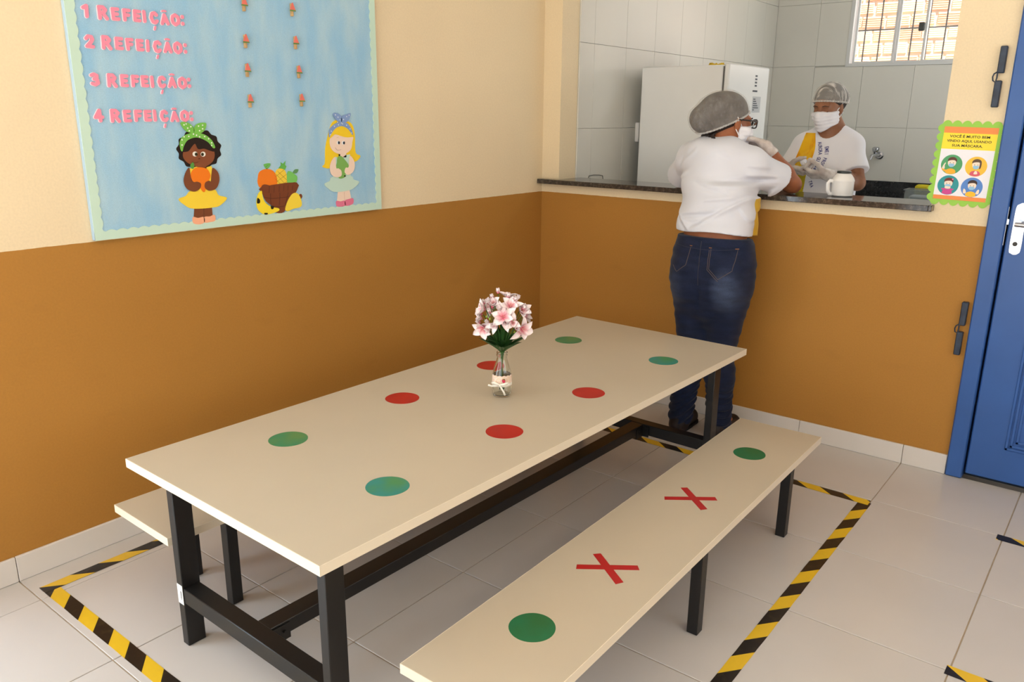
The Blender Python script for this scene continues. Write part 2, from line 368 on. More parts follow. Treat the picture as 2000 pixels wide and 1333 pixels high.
# lock plate with lever
pl=[(2.293+x*1.0,z) for x,z in spline([(-0.016,0.985),(-0.008,0.972),(0.004,0.968),(0.016,0.974),(0.022,0.990),(0.022,1.07),(0.022,1.145),(0.016,1.160),(0.006,1.168),(-0.006,1.163),(-0.016,1.148),(-0.017,1.07)],5)]
plate=kid(MB().prism(pl,lambda u,v,t:(u,t,v),-0.017,-0.012).build('lock_plate',M_CHROME),dr)
sub(auto_smooth(MB().prism([( (u-2.296)*0.8+2.296,(v-1.07)*0.93+1.07) for u,v in pl],lambda u,v,t:(u,t,v),-0.0205,-0.0165).build('plate_relief',M_CHROME)),plate,dr)
sub(auto_smooth(MB().tube([(2.296,-0.012,1.095),(2.296,-0.052,1.095)],0.010,16).tube([(2.286,-0.050,1.088),(2.33,-0.054,1.088),(2.41,-0.050,1.086)],[0.010,0.011,0.009],12,flat=0.9).build('lever_handle',M_CHROME)),plate,dr)
sub(MB().lathe([(0.0085,0),(0.0085,0.002),(0.004,0.002)],16).build('keyhole',mat('keyhole_dark',(60,58,55),0.4,metal=0.8)),plate,dr)
k=bpy.data.objects['keyhole']; k.rotation_euler=(PI/2,0,0); k.location=(2.294,-0.0205,1.010)
kid(MB().box(DX0+0.0625,DX0+0.0695,-0.010,-0.004,1.082,1.102).box(DX0+0.0622,DX0+0.0632,-0.008,0.02,1.00,1.15).build('strike_plate',M_CHROME),dr)
# ------------------------------------------------------------------ wall-mounted things
def gate_hinge(x,zt,hl,label):
    """two painted plates folded on a pin ring, the wall half of a removed gate hinge"""
    r=tag(empty('gate_hinge',(x,0,zt-hl)),label,'hinge')
    kid(auto_smooth(MB().bbox(x,x+0.024,-0.024,0.0,zt-hl*0.44,zt,0.003).build('upper_plate',M_DARKBLUE)),r)
    kid(auto_smooth(MB().bbox(x-0.002,x+0.022,-0.024,0.0,zt-hl,zt-hl*0.56,0.003).build('lower_plate',M_DARKBLUE)),r)
    z=zt-hl*0.5; pts=[(x+0.002,-0.020,z+hl*0.08),(x-0.007,-0.026,z+hl*0.05),(x-0.010,-0.028,z),(x-0.008,-0.026,z-hl*0.06),(x,-0.020,z-hl*0.09),(x+0.003,-0.02,z-hl*0.02),(x+0.003,-0.02,z+hl*0.08)]
    kid(MB().tube(pts,0.0028,8).build('pin_ring',M_DARKBLUE),r)
    return r
gate_hinge(2.136,1.742,0.222,'dark blue painted gate hinge on the cream wall beside the door frame')
gate_hinge(2.147,0.758,0.224,'dark blue painted gate hinge on the ochre wall beside the door frame')

# ------------------------------------------------------------------ welcome poster with scalloped green border
po=tag(empty('poster',(2.075,-0.001,1.30)),'white and yellow mask notice with a scalloped green paper border','poster')
PA=math.radians(-1.2); 
def pf(u,v,t):  # poster plane: u right, v up, metres from the centre
    return (2.0755+u*math.cos(PA)-v*math.sin(PA),-0.0012-t,1.3035+u*math.sin(PA)+v*math.cos(PA))
def pz(poly,t,name,m,par=po,th=0.0006): 
    return kid(MB().prism(poly,pf,t,t+th).build(name,m),po) if par is po else sub(MB().prism(poly,pf,t,t+th).build(name,m),par,po)
PW,PH=0.190,0.284
bord=[]
def scal(x0,y0,x1,y1,n,nx,ny,r):
    for k in range(n):
        for j in range(8):
            a=j/8; t=(k+a)/n; h=r*math.sin(PI*a)**0.7
            bord.append((x0+(x1-x0)*t+nx*h,y0+(y1-y0)*t+ny*h))
bx,by=PW/2+0.010,PH/2+0.010
scal(-bx,by,bx,by,6,0,1,0.014); scal(bx,by,bx,-by,9,1,0,0.014); scal(bx,-by,-bx,-by,6,0,-1,0.014); scal(-bx,-by,-bx,by,9,-1,0,0.014)
M_PG=mat('green_foam_paper',(158,208,92),0.8,0.15); M_PW=mat('poster_paper',(236,234,240),0.35,0.4); M_PY=mat('poster_yellow',(250,222,40),0.35,0.4); M_PO=mat('poster_orange',(238,140,62),0.35,0.4)
pz(bord,0.0,'scalloped_border',M_PG,th=0.0012)
sheet=pz([(-PW/2,-PH/2),(PW/2,-PH/2),(PW/2,PH/2),(-PW/2,PH/2)],0.0013,'paper_sheet',M_PW)
def band(v0,v1,m,nm): pz([(-PW/2,v0),(PW/2,v0),(PW/2,v1),(-PW/2,v1)],0.0020,nm,m,sheet,0.0003)
band(PH/2-0.024,PH/2,M_PO,'orange_band'); band(-PH/2,-PH/2+0.016,M_PO,'orange_band'); band(PH/2-0.086,PH/2-0.024,M_PY,'yellow_band')
M_INK=mat('poster_ink',(78,70,44),0.6)
for i,(s,sz) in enumerate((('VOCÊ É MUITO BEM',0.0158),('VINDO AQUI, USANDO',0.0158),('SUA MÁSCARA.',0.0158))):
    me=text_mesh(s,sz,0.0001,0.0003,res=2); v0=PH/2-0.041-i*0.0175
    wmax=max(v.co.x for v in me.vertices); sx=(0.070,0.078,0.054)[i]/wmax
    for v in me.vertices: v.co=Vector(pf(v.co.x*sx-(0.004 if i==2 else 0),v.co.y*0.85+v0,0.0030+v.co.z))
    me.materials.append(M_INK); o=bpy.data.objects.new('lettering',me); COL.objects.link(o); sub(o,sheet,po)
def flatmat(rgb): return mat('print_%d_%d_%d'%rgb,rgb,0.45,0.3)
SK,DK=(248,224,206),(92,58,44)
def kidfig(cu,cv,bg,shirt,hair,gest):
    d=pz(circle(cu,cv,0.0385,n=32),0.0020,'picture_disc',flatmat(bg),sheet,0.0002)
    def q(poly,t,c): pz([(cu+a*0.0385,cv+b*0.0385) for a,b in poly],0.0022+t*0.0002,'printed_shape',flatmat(c),sheet,0.0002)
    q(spline([(-0.45,-0.85),(-0.40,-0.55),(-0.12,-0.42),(0.12,-0.42),(0.40,-0.55),(0.45,-0.85),(0,-0.97)],4),1,shirt)
    if gest==0:
        q(spline([(-0.85,-0.50),(-0.78,-0.15),(-0.62,0.16),(-0.55,0.10),(-0.62,-0.10),(-0.60,-0.45)],4),1,SK); q([(-0.95,-0.40),(-0.40,-0.58),(-0.35,-0.85),(-0.70,-0.66)],2,shirt)
    if gest==1: q(spline([(-0.1,-0.75),(-0.05,-0.48),(0.12,-0.45),(0.22,-0.72)],4),3,SK)
    if gest==2:
        q([(-0.62,-0.38),(-0.15,-0.30),(-0.15,-0.62),(-0.5,-0.5)],2,shirt); q([(0.62,-0.38),(0.15,-0.30),(0.15,-0.62),(0.5,-0.5)],2,shirt)
        q(spline([(-0.25,-0.15),(-0.2,-0.35),(0.2,-0.35),(0.25,-0.15)],4),6,SK)
    if gest==3:
        q(spline([(-0.70,-0.62),(-0.72,-0.20),(-0.55,-0.25),(-0.45,-0.60)],4),1,SK); q(spline([(0.70,-0.62),(0.72,-0.20),(0.55,-0.25),(0.45,-0.60)],4),1,SK)
    q(circle(0.02,0.42,0.43,0.34,20),2,hair)
    q(spline([(-0.36,0.30),(-0.34,0.02),(-0.15,-0.22),(0.15,-0.22),(0.36,0.02),(0.38,0.30),(0.20,0.44),(-0.15,0.42)],4),3,SK)
    q(spline([(-0.26,0.04),(0,0.10),(0.26,0.04),(0.20,-0.20),(0,-0.26),(-0.20,-0.20)],4),4,(150,196,226))
    for s in (-1,1): q(circle(0.15*s,0.17,0.035,0.045,10),4,(60,40,36))
    if hair==(96,72,52): q(spline([(0.25,0.6),(0.45,0.4),(0.44,-0.1),(0.30,-0.2),(0.30,0.3)],4),4,hair)
    if gest==2: q(circle(0.36,0.62,0.08,0.08,10),5,(236,120,170))
kidfig(-0.0475,-0.004,(84,160,106),(244,176,48),(96,58,44),0); kidfig(0.040,-0.007,(242,194,66),(214,92,110),(96,72,52),1)
kidfig(-0.0475,-0.085,(52,150,156),(206,74,146),(110,48,40),2); kidfig(0.038,-0.088,(92,138,208),(246,190,50),(60,44,40),3)

# ------------------------------------------------------------------ bulletin board
BY0,BY1,BZ0,BZ1=-2.472,-1.222,1.071,2.10
def board_cloth():
    m=mat('board_cloth',(150,193,222),0.9,0.1,sheen=0.2); n=NT(m); xyz,pos=n.sep(geo=True)
    b1=n.rng(n.noise(pos,9,4,(1,1.6,0.5)),0.35,0.75,0,1); b2=n.rng(n.noise(pos,300,2),0.3,0.7,0.93,1.05)
    n.base(n.mix(1.0,n.mix(b1,(150,194,224),(178,208,222)),b2,'MULTIPLY')); n.bump(n.noise(pos,7,2,(1,2,0.3)),0.35,0.006); return m
bb=tag(empty('bulletin_board',(0.0,(BY0+BY1)/2,BZ0)),'pale blue meal chart board with pink foam lettering and paper children','bulletin board')
kid(MB().bbox(0.001,0.018,BY0,BY1,BZ0,BZ1,0.002).build('backing_board',mat('board_edge_blue',(176,204,226),0.7)),bb)
panel=kid(MB().box(0.018,0.0195,BY0+0.004,BY1-0.004,BZ0+0.004,BZ1).build('cloth_cover',board_cloth()),bb)
bf=lambda u,v,t:(0.0196+t,u,v)
def bz(poly,t,name,m,par=None,th=0.0012):
    o=MB().prism(poly,bf,t,t+th).build(name,m)
    return kid(o,bb) if par is None else sub(o,par,bb)
M_MINT=mat('mint_foam',(198,224,208),0.8,0.15)
def strip(kind):
    p=[]; n={'b':34,'l':28,'r':28}[kind]
    if kind=='b':
        p=[(BY0+0.001,BZ0),(BY1-0.001,BZ0)]; 
        for k in range(n):
            for j in range(5): a=j/5; p.append((BY1-0.001-(BY1-BY0-0.002)*(k+a)/n, BZ0+0.026+0.006*math.sin(PI*a)))
        p.append((BY0+0.001,BZ0+0.026))
    else:
        e=BY0+0.001 if kind=='l' else BY1-0.001; s=1 if kind=='l' else -1
        p=[(e,BZ1),(e,BZ0)]
        for k in range(n):
            for j in range(5): a=j/5; p.append((e+s*(0.026+0.006*math.sin(PI*a)),BZ0+(BZ1-BZ0)*(k+a)/n))
        p.append((e+s*0.026,BZ1))
    bz(p,0.0,'scalloped_border',M_MINT,th=0.0018 if kind=='b' else 0.0022)
for k in 'blr': strip(k)
# foam letters: pink letter over a white outline
M_PINK=mat('pink_foam',(240,146,170),0.75,0.2); M_PALE=mat('pale_foam',(246,226,230),0.8,0.15)
STROKES={'1':[[(.18,.74),(.46,.92),(.46,.08)]],'2':[[(.12,.72),(.3,.92),(.56,.9),(.64,.7),(.5,.45),(.15,.1),(.66,.1)]],'3':[[(.14,.84),(.36,.93),(.58,.82),(.56,.62),(.34,.53)],[(.34,.53),(.6,.44),(.62,.2),(.4,.07),(.13,.16)]],
 '4':[[(.52,.06),(.52,.93),(.12,.36),(.72,.36)]],'R':[[(.16,.08),(.16,.9),(.45,.9),(.62,.72),(.48,.52),(.18,.48)],[(.38,.48),(.68,.08)]],'E':[[(.62,.9),(.16,.9),(.16,.1),(.62,.1)],[(.16,.5),(.54,.5)]],
 'F':[[(.62,.9),(.16,.9),(.16,.08)],[(.16,.5),(.54,.5)]],'I':[[(.3,.92),(.3,.08)]],'C':[[(.66,.76),(.48,.92),(.26,.84),(.14,.5),(.26,.16),(.48,.08),(.66,.24)],[(.42,-.26),(.34,-.5)]],
 'A':[[(.08,.08),(.38,.86),(.68,.08)],[(.2,.32),(.56,.32)],[(.22,1.2),(.38,1.24),(.56,1.2)]],'O':[[(.4,.92),(.66,.76),(.72,.5),(.66,.24),(.4,.08),(.14,.24),(.08,.5),(.14,.76),(.4,.92)]],':':[[(.2,.80),(.2,.84)],[(.2,.18),(.2,.22)]]}
def stroke_poly(p,q,r):
    d=Vector((q[0]-p[0],q[1]-p[1])); d=d.normalized() if d.length>1e-6 else Vector((1,0)); a0=math.atan2(d.y,d.x); out=[]
    for k in range(7): a=a0+PI/2+PI*k/6; out.append((p[0]+r*math.cos(a),p[1]+r*math.sin(a)))
    for k in range(7): a=a0-PI/2+PI*k/6; out.append((q[0]+r*math.cos(a),q[1]+r*math.sin(a)))
    return out
def letter(ch,y,z,h,par,rot=0.0,sx=1.0):
    for nm,m,r,t,th,dy in (('letter_outline',M_PALE,0.0060,0.0002,0.0016,-0.0018),('letter',M_PINK,0.0052,0.0020,0.0024,0.0)):
        mb=MB(); i=0
        for st in STROKES[ch]:
            small=ch in 'CA' and st[0][1]<0 or (ch=='A' and st[0][1]>1)
            rr=r*(0.55 if small else (1.05 if ch==':' else 1.0))
            P=[((a-0.38)*h*sx,b*h) for a,b in st]; P=[(a*math.cos(rot)-b*math.sin(rot)+y+dy,a*math.sin(rot)+b*math.cos(rot)+z+dy*0.3) for a,b in P]
            for p,q_ in zip(P[:-1],P[1:]):
                mb.prism(stroke_poly(p,q_,rr),bf,t,t+th+i*0.00002); i+=1
        sub(mb.build(nm,m),par)
for num,z0,y0 in (('1',1.771,-2.411),('2',1.683,-2.411),('3',1.5715,-2.408),('4',1.4625,-2.411)):
    ln=kid(empty('meal_line',(0.02,y0,z0)),bb)
    letter(num,y0,z0-0.018,0.036,ln,random.uniform(-.06,.06))
    for ch,dy,h,sx in zip('REFEICAO:',(0.052,0.093,0.129,0.162,0.190,0.219,0.257,0.293,0.326),(0.040,0.036,0.035,0.034,0.034,0.036,0.034,0.036,0.034),(1.05,0.98,0.98,0.98,1.1,1,1,1,1)):
        letter(ch,y0+dy,z0-h/2+random.uniform(-.001,.001),h,ln,random.uniform(-.05,.04),sx)
# clothes pegs with a paper watermelon slice
M_WOOD=mat('peg_wood',(196,160,112),0.7,0.2,var=0.12,scale=60); M_MELON=mat('melon_pink',(228,118,104),0.7); M_RIND=mat('melon_rind',(104,140,74),0.7)
for (y,z) in [(-1.851,1.846),(-1.644,1.848),(-1.856,1.722),(-1.637,1.732),(-1.858,1.623),(-1.630,1.627),(-1.856,1.516),(-1.625,1.523)]:
    pg=kid(MB().bbox(0.0197,0.0245,y-0.0045,y+0.0045,z-0.023,z+0.022,0.001).bbox(0.0252,0.0300,y-0.0045,y+0.0045,z-0.023,z+0.022,0.001).bbox(0.0240,0.0256,y-0.004,y+0.004,z-0.002,z+0.008,0.0005).build('clothes_peg',M_WOOD),bb)
    sub(MB().prism([(y-0.0125,z-0.002),(y+0.0125,z-0.002),(y+0.002,z+0.024),(y-0.002,z+0.024)],bf,0.0106,0.0126).build('melon_slice',M_MELON),pg,bb)
    sub(MB().prism([(y-0.0135,z-0.0055),(y+0.0135,z-0.0055),(y+0.0125,z-0.001),(y-0.0125,z-0.001)],bf,0.0106,0.0128).build('melon_rind',M_RIND),pg,bb)
# paper figures: outlines in the figure's own grid units, placed flat on the board
class Fig:
    def __init__(s,name,A,lab):
        s.A=A; s.r=kid(empty(name,(0.02,A[2],1.2)),bb); s.r['label']=lab
    def p(s,x,y): A=s.A; return (A[0]*x+A[1]*y+A[2],A[3]*x+A[4]*y+A[5])
    def a(s,name,pts,layer,rgb,smooth=5,th=0.0012):
        q=[s.p(*k) for k in (spline(pts,smooth) if smooth else pts)]
        return sub(MB().prism(q,bf,0.0003+layer*0.0007,0.0003+layer*0.0007+th).build(name,mat('foam_%d_%d_%d'%rgb,rgb,0.78,0.2)),s.r,bb)
    def line(s,name,pts,layer,rgb,w=4):
        P=[Vector(s.p(*k)) for k in spline(pts,5,False)]; z=0.0196+0.0003+layer*0.0007+0.0012
        return sub(MB().tube([(z,p.x,p.y) for p in P],w*0.0002,5).build(name,flatmat(rgb)),s.r,bb)
    def dots(s,name,pts,layer,rgb,r):
        mb=MB()
        for x,y in pts: mb.prism([s.p(*k) for k in circle(x,y,r,r*1.1,8)],bf,0.0003+layer*0.0007+0.0010,0.0003+layer*0.0007+0.0016)
        return sub(mb.build(name,flatmat(rgb)),s.r,bb)
G=Fig('paper_girl',(3.881e-4,-3.59e-5,-2.23303,-1.91e-5,-3.461e-4,1.51995),'paper girl with dark curly hair, green spotted headband and yellow dress')
SKD=(124,72,46); HAIR=(42,32,28)
hp=[]
for k in range(26):
    a=2*PI*k/26; r=1+0.045*(1 if k%2 else -1); hp.append((457+215*r*math.cos(a),470-195*r*math.sin(a)))
G.a('hair',hp,0,HAIR,4)
G.a('legs',[(405,1040),(580,1040),(592,1160),(498,1170),(398,1160)],0,SKD,0); G.line('leg_seam',[(497,1060),(497,1160)],1,(96,54,34),3)
G.a('shoe',[(390,1145),(440,1155),(500,1150),(503,1205),(450,1222),(392,1205)],1,(244,176,140)); G.a('shoe',[(505,1150),(560,1145),(608,1132),(615,1190),(560,1205),(505,1205)],1,(244,176,140))
G.a('skirt',[(365,880),(480,870),(608,870),(650,930),(738,962),(660,1040),(590,1055),(490,1062),(380,1058),(320,1030),(250,962),(320,930)],1,(246,212,66),4)
G.a('bodice',[(355,660),(420,640),(500,650),(575,632),(600,780),(590,890),(375,890)],2,(246,212,66),0)
G.a('neck',[(440,600),(520,600),(525,660),(430,660)],2,SKD,0)
G.a('face',[(295,500),(330,430),(450,400),(560,430),(604,500),(590,580),(520,635),(440,642),(350,610),(300,560)],3,(134,78,50))
G.a('arm',[(350,650),(310,710),(298,790),(330,860),(400,888),(455,860),(465,810),(430,790),(390,790),(365,740)],5,SKD); G.a('arm',[(585,650),(640,700),(652,780),(620,860),(550,882),(505,850),(508,800),(545,780),(565,785),(572,720)],5,SKD)
G.a('orange_fruit',[(365,720),(400,660),(460,645),(530,665),(562,730),(540,790),(520,850),(500,895),(470,870),(440,800),(390,790)],4,(240,126,34)); G.a('fruit_leaf',[(385,597),(400,625),(390,660),(372,655),(362,625)],5,(92,152,70))
G.a('fringe',[(270,490),(275,420),(330,360),(430,335),(540,370),(600,440),(600,485),(560,480),(500,460),(440,465),(410,415),(380,440),(340,490)],4,HAIR)
G.a('headband',[(262,400),(300,340),(400,305),(500,320),(570,370),(608,440),(585,450),(530,390),(430,352),(340,380),(300,440),(285,492),(268,470)],5,(122,190,82))
G.a('bow_loop',[(385,310),(330,300),(295,270),(268,215),(330,210),(380,240),(400,280)],6,(122,190,82)); G.a('bow_loop',[(400,310),(395,270),(420,225),(470,205),(516,210),(510,260),(480,300),(440,312)],6,(122,190,82))
G.dots('headband_spots',[(280,380),(300,350),(345,345),(390,320),(450,345),(500,340),(540,360),(570,400),(280,430),(300,235),(335,265),(320,225),(365,250),(440,240),(480,230),(450,285),(480,265),(350,290),(420,330),(570,425)],6.6,(236,242,226),7)
for s,(ex,px) in enumerate(((408,418),(488,480))):
    G.a('eye_white',circle(ex,515,24,25,14),4.6,(240,236,226),0); G.a('pupil',circle(px,517,14,17,12),5.4,(52,50,30),0)
G.line('smile',[(380,590),(410,603),(440,590)],4.3,(90,44,30),3); G.a('nose',circle(450,560,9,7,8),4.4,(104,56,36),0)

K=Fig('paper_fruit_basket',(4.574e-4,-3.09e-5,-1.89919,-2.98e-5,-3.8e-4,1.53187),'paper basket of an orange, a pineapple and pears with a banana beside it')
K.a('orange_fruit',[(172,770),(190,700),(260,670),(330,695),(362,780),(340,850),(210,860),(175,820)],0,(238,126,36)); K.line('stalk',[(262,672),(258,660)],1,(60,50,30),5)
K.a('leaf',[(232,625),(290,615),(285,650),(255,670),(238,650)],1,(112,186,92)); K.line('leaf_vein',[(245,650),(275,630)],1.6,(50,90,40),2)
K.a('pineapple',[(345,700),(400,658),(445,690),(462,770),(450,850),(350,850)],-0.2,(240,204,70))
for a,b in (((350,720),(455,830)),((365,690),(462,780)),((345,770),(430,850)),((455,720),(350,800)),((460,790),(380,850)),((430,675),(345,745))): K.line('pineapple_line',[a,b],0.2,(140,110,40),2.5)
K.a('pineapple_crown',[(375,660),(400,630),(395,600),(420,615),(445,585),(440,625),(455,640),(440,675),(410,665)],0.4,(104,178,84),0)
K.a('green_pear',[(462,800),(458,740),(470,690),(500,690),(530,710),(565,740),(560,790),(520,830),(465,830)],0.2,(122,196,100)); K.a('leaf',[(520,705),(540,670),(578,668),(560,705)],0.8,(100,150,96))
K.a('basket_body',[(205,850),(560,800),(540,920),(470,1010),(430,1100),(350,1105),(330,1050),(250,990),(215,910)],1.6,(122,66,40),3); K.a('basket_rim',[(205,850),(235,822),(330,840),(460,835),(530,798),(560,820),(540,865),(460,900),(330,908),(235,895)],2.6,(122,66,40))
for p in ([(222,945),(300,960),(390,955),(500,940)],[(250,1010),(330,1040),(420,1040),(460,1020)],[(295,910),(292,960),(300,1020)],[(385,905),(385,960),(380,1030)],[(470,900),(460,950),(440,1030)]): K.line('weave_line',p,2.3,(72,36,22),3)
for x in (280,330,380,425,470,515): K.line('rim_line',[(x,832-(x-380)*0.04),(x-4,900-(x-330)*0.12)],3.3,(72,36,22),2.5)
K.a('banana',[(205,885),(170,920),(155,1000),(170,1070),(230,1118),(310,1110),(375,1085),(370,1060),(300,1045),(240,1000),(215,940)],3.2,(248,222,56))
K.a('banana_spot',[(165,955),(188,975),(185,1005),(160,1005)],4.1,(44,38,24)); K.a('banana_spot',[(295,1035),(322,1040),(318,1065),(298,1065)],4.1,(44,38,24)); K.a('banana_spot',[(230,1105),(262,1106),(258,1120),(235,1120)],4.1,(44,38,24))
K.a('yellow_pear',[(440,1075),(460,1000),(500,930),(540,905),(580,925),(610,1000),(600,1050),(520,1070),(470,1092)],3.4,(246,216,70)); K.a('pear_stalk',[(583,930),(605,918),(617,945),(600,968)],3.0,(122,66,40))

H=Fig('paper_girl',(5.289e-4,-2.53e-5,-1.95421,-2.11e-5,-4.032e-4,1.54108),'paper girl with long blonde hair, blue spotted bow and mint dress')
SKL=(240,214,196); YL=(244,206,48)
H.a('hair',[(1000,170),(920,200),(885,290),(850,450),(845,600),(820,635),(860,655),(900,650),(1000,600),(1140,590),(1190,555),(1198,525),(1150,490),(1140,300),(1100,200)],0,YL)
H.a('legs',[(972,880),(1090,880),(1112,990),(962,1000)],0,SKL,0); H.line('leg_seam',[(1035,895),(1038,990)],0.6,(214,176,156),2.5)
H.a('shoe',[(955,985),(1000,990),(1038,985),(1045,1035),(990,1045),(958,1035)],1,(226,122,152)); H.a('shoe',[(1042,985),(1080,970),(1125,965),(1128,1015),(1090,1035),(1045,1035)],1,(226,122,152))
H.a('skirt',[(915,740),(1100,735),(1130,770),(1190,798),(1130,860),(1060,885),(940,892),(880,860),(838,810),(890,780)],1,(194,220,208),4)
H.a('bodice',[(945,540),(1000,560),(1050,520),(1092,515),(1100,740),(920,745)],2,(194,220,208),0)
H.a('neck',[(985,480),(1050,480),(1055,545),(985,545)],2,SKL,0)
H.a('face',[(890,370),(920,320),(1000,330),(1090,330),(1122,345),(1115,380),(1100,460),(1050,505),(990,512),(930,490),(895,440)],3,SKL)
H.a('arm',[(940,545),(905,580),(888,640),(900,710),(950,745),(1000,730),(1000,680),(970,655),(950,650)],5,SKL); H.a('arm',[(1085,530),(1125,570),(1138,630),(1120,690),(1070,722),(1035,695),(1045,650),(1075,640)],5,SKL)
H.a('avocado',[(965,545),(990,530),(1020,550),(1075,625),(1050,680),(1040,740),(1000,758),(975,745),(1000,690),(950,650),(958,600)],4,(126,176,92)); H.a('stalk',circle(982,523,8,10,10),4.6,(40,36,24),0); H.a('stalk',circle(1037,733,9,8,10),4.9,(40,36,24),0)
H.a('fringe',[(888,360),(900,310),(960,250),(1010,236),(1060,255),(1105,310),(1118,335),(1060,345),(1000,335),(945,318),(915,340)],4,YL)
H.a('headband',[(880,330),(885,270),(940,215),(1010,195),(1070,215),(1110,280),(1112,320),(1070,265),(1010,236),(950,255),(905,310),(885,350)],5,(134,160,206))
H.a('bow_loop',[(1000,200),(950,180),(918,120),(960,112),(1000,140)],6,(134,160,206)); H.a('bow_loop',[(1000,200),(1005,140),(1050,118),(1092,105),(1080,160),(1050,195)],6,(134,160,206))
H.dots('headband_spots',[(900,290),(930,240),(970,225),(1010,215),(1050,225),(1085,260),(1100,300),(940,130),(965,150),(985,175),(1020,170),(1050,140),(1075,125),(890,325),(1000,205),(960,200)],6.6,(226,232,244),5)
for ex in (972,1022): H.a('eye_white',circle(ex,400,16,18,12),4.0,(240,240,240),0); H.a('pupil',circle(ex+5,401,10,15,12),4.8,(44,52,66),0)
H.line('smile',[(942,450),(962,474),(1000,468)],3.9,(150,100,90),2.5); H.line('brow',[(955,350),(975,345)],3.9,(190,150,80),2)
# ------------------------------------------------------------------ dining table and benches
def rot_about(o,ang): o.rotation_euler=(0,0,ang); return o
TA=-0.0176; TC=Vector((1.25,-1.9,0)); TX0,TX1,TY0,TY1,TZ,TT=0.6535,1.4833,-2.7565,-0.6389,0.5767,0.0256
tb=tag(empty('dining_table',TC),'low cream laminate dining table on black steel legs with coloured round stickers','table')
def tk(o,par=tb): return kid(o,par)
top=tk(auto_smooth(MB().bbox(TX0,TX1,TY0,TY1,TZ-TT,TZ,0.0008).build('tabletop',M_TOP)))
E_=0.0009
sub(MB().box(TX0-E_,TX1+E_,TY0-E_,TY0+0.0004,TZ-TT+0.0006,TZ-0.0004).box(TX0-E_,TX1+E_,TY1-0.0004,TY1+E_,TZ-TT+0.0006,TZ-0.0004)
    .box(TX0-E_,TX0+0.0004,TY0,TY1,TZ-TT+0.0006,TZ-0.0004).box(TX1-0.0004,TX1+E_,TY0,TY1,TZ-TT+0.0006,TZ-0.0004).build('edge_band',M_EDGE),top)
LI,LW,LJ,LD=0.072,0.030,0.0635,0.054
lxs=((TX0+LI,TX0+LI+LW),(TX1-LI-LW,TX1-LI)); lys=((TY0+LJ,TY0+LJ+LD),(TY1-LJ-LD,TY1-LJ))
for a,b in lxs:
    for c,d in lys: tk(auto_smooth(MB().bbox(a,b,c,d,0.0006,TZ-TT,0.002).build('leg',M_BLACK)))
for c,d in lys: tk(auto_smooth(MB().bbox(lxs[0][1]-0.001,lxs[1][0]+0.001,c+0.002,d-0.002,0.140,0.188,0.002).build('crossbar',M_BLACK)))
for c,d in lys: tk(auto_smooth(MB().bbox(lxs[0][1]-0.001,lxs[1][0]+0.001,c+0.008,d-0.008,TZ-TT-0.031,TZ-TT-0.0005,0.002).build('apron_rail',M_BLACK)))
xm=(TX0+TX1)/2
tk(auto_smooth(MB().bbox(xm-0.029,xm+0.029,lys[0][1]-0.003,lys[1][0]+0.003,0.146,0.186,0.002).build('stretcher',M_BLACK)))
for yy,s in ((lys[0][1],1),(lys[1][0],-1)):
    br=tk(MB().box(xm+0.0292,xm+0.032,min(yy,yy+s*0.055),max(yy,yy+s*0.055),0.134,0.180).box(xm+0.0292,xm+0.060,min(yy,yy+s*0.003),max(yy,yy+s*0.003),0.134,0.180).build('bracket',M_BLACK))
    sub(MB().tube([(xm+0.030,yy+s*0.036,0.160),(xm+0.037,yy+s*0.036,0.160)],0.005,6).build('bolt',M_BLACK),br)
lab=tk(MB().box(lxs[0][0]+0.001,lxs[0][1]-0.001,lys[0][0]-0.0008,lys[0][0]-0.0001,0.135,0.196).build('inventory_label',mat('label_white',(232,230,226),0.5)))
me=text_mesh('400501',0.012,0.0001,0.0003,res=2)
for v in me.vertices: v.co=Vector((lxs[0][1]-0.007-v.co.y*0.8,lys[0][0]-0.001,0.163-v.co.x*0.8))
me.materials.append(mat('label_ink',(70,66,64),0.6)); o=bpy.data.objects.new('label_number',me); COL.objects.link(o); sub(o,lab)
def vinyl(name,c1,c2):
    m=mat(name,c1,0.36,0.32); n=NT(m); xyz,pos=n.sep('Generated'); n.base(n.mix(n.rng(n.noise(pos,1.6,2),0.35,0.65),c1,c2)); return m
M_RED=vinyl('red_vinyl',(166,14,11),(176,24,14)); M_GRN=vinyl('green_vinyl',(52,122,84),(86,128,72)); M_TEAL=vinyl('teal_vinyl',(44,126,118),(66,128,78)); M_DGRN=vinyl('dark_green_vinyl',(30,104,66),(40,98,54))
def dot(x,y,z,m,par,lab,r=0.0555):
    p=[(x+r*(1+0.012*math.sin(3*a+x*9))*math.cos(a),y+r*(1+0.010*math.cos(2*a+y*7))*math.sin(a)) for a in [2*PI*k/40 for k in range(40)]]
    o=sub(MB().prism(p,lambda u,v,t:(u,v,t),z+0.00005,z+0.0004).build('round_sticker',m),par); o['label']=lab; return o
for x,y,m,l in ((0.862,-2.386,M_GRN,'green round sticker'),(0.864,-1.936,M_RED,'red round sticker'),(0.860,-1.472,M_RED,'red round sticker'),(0.881,-0.998,M_GRN,'green round sticker'),
                (1.304,-2.416,M_TEAL,'teal round sticker'),(1.303,-1.947,M_RED,'red round sticker'),(1.306,-1.499,M_RED,'red round sticker'),(1.325,-1.006,M_TEAL,'teal round sticker')):
    dot(x,y,TZ,m,top,l)
# the table stands very slightly askew; stickers were placed in the room, so turn only the frame
def turn(root,ang,keep=()):
    saved={o:world_of(o) for o in keep}
    root.rotation_euler=(0,0,ang)
    for o in keep:
        o.matrix_basis=(world_of(o.parent)@o.matrix_parent_inverse).inverted()@saved[o]
turn(tb,TA,[o for o in top.children if o.name.startswith('round_sticker')])

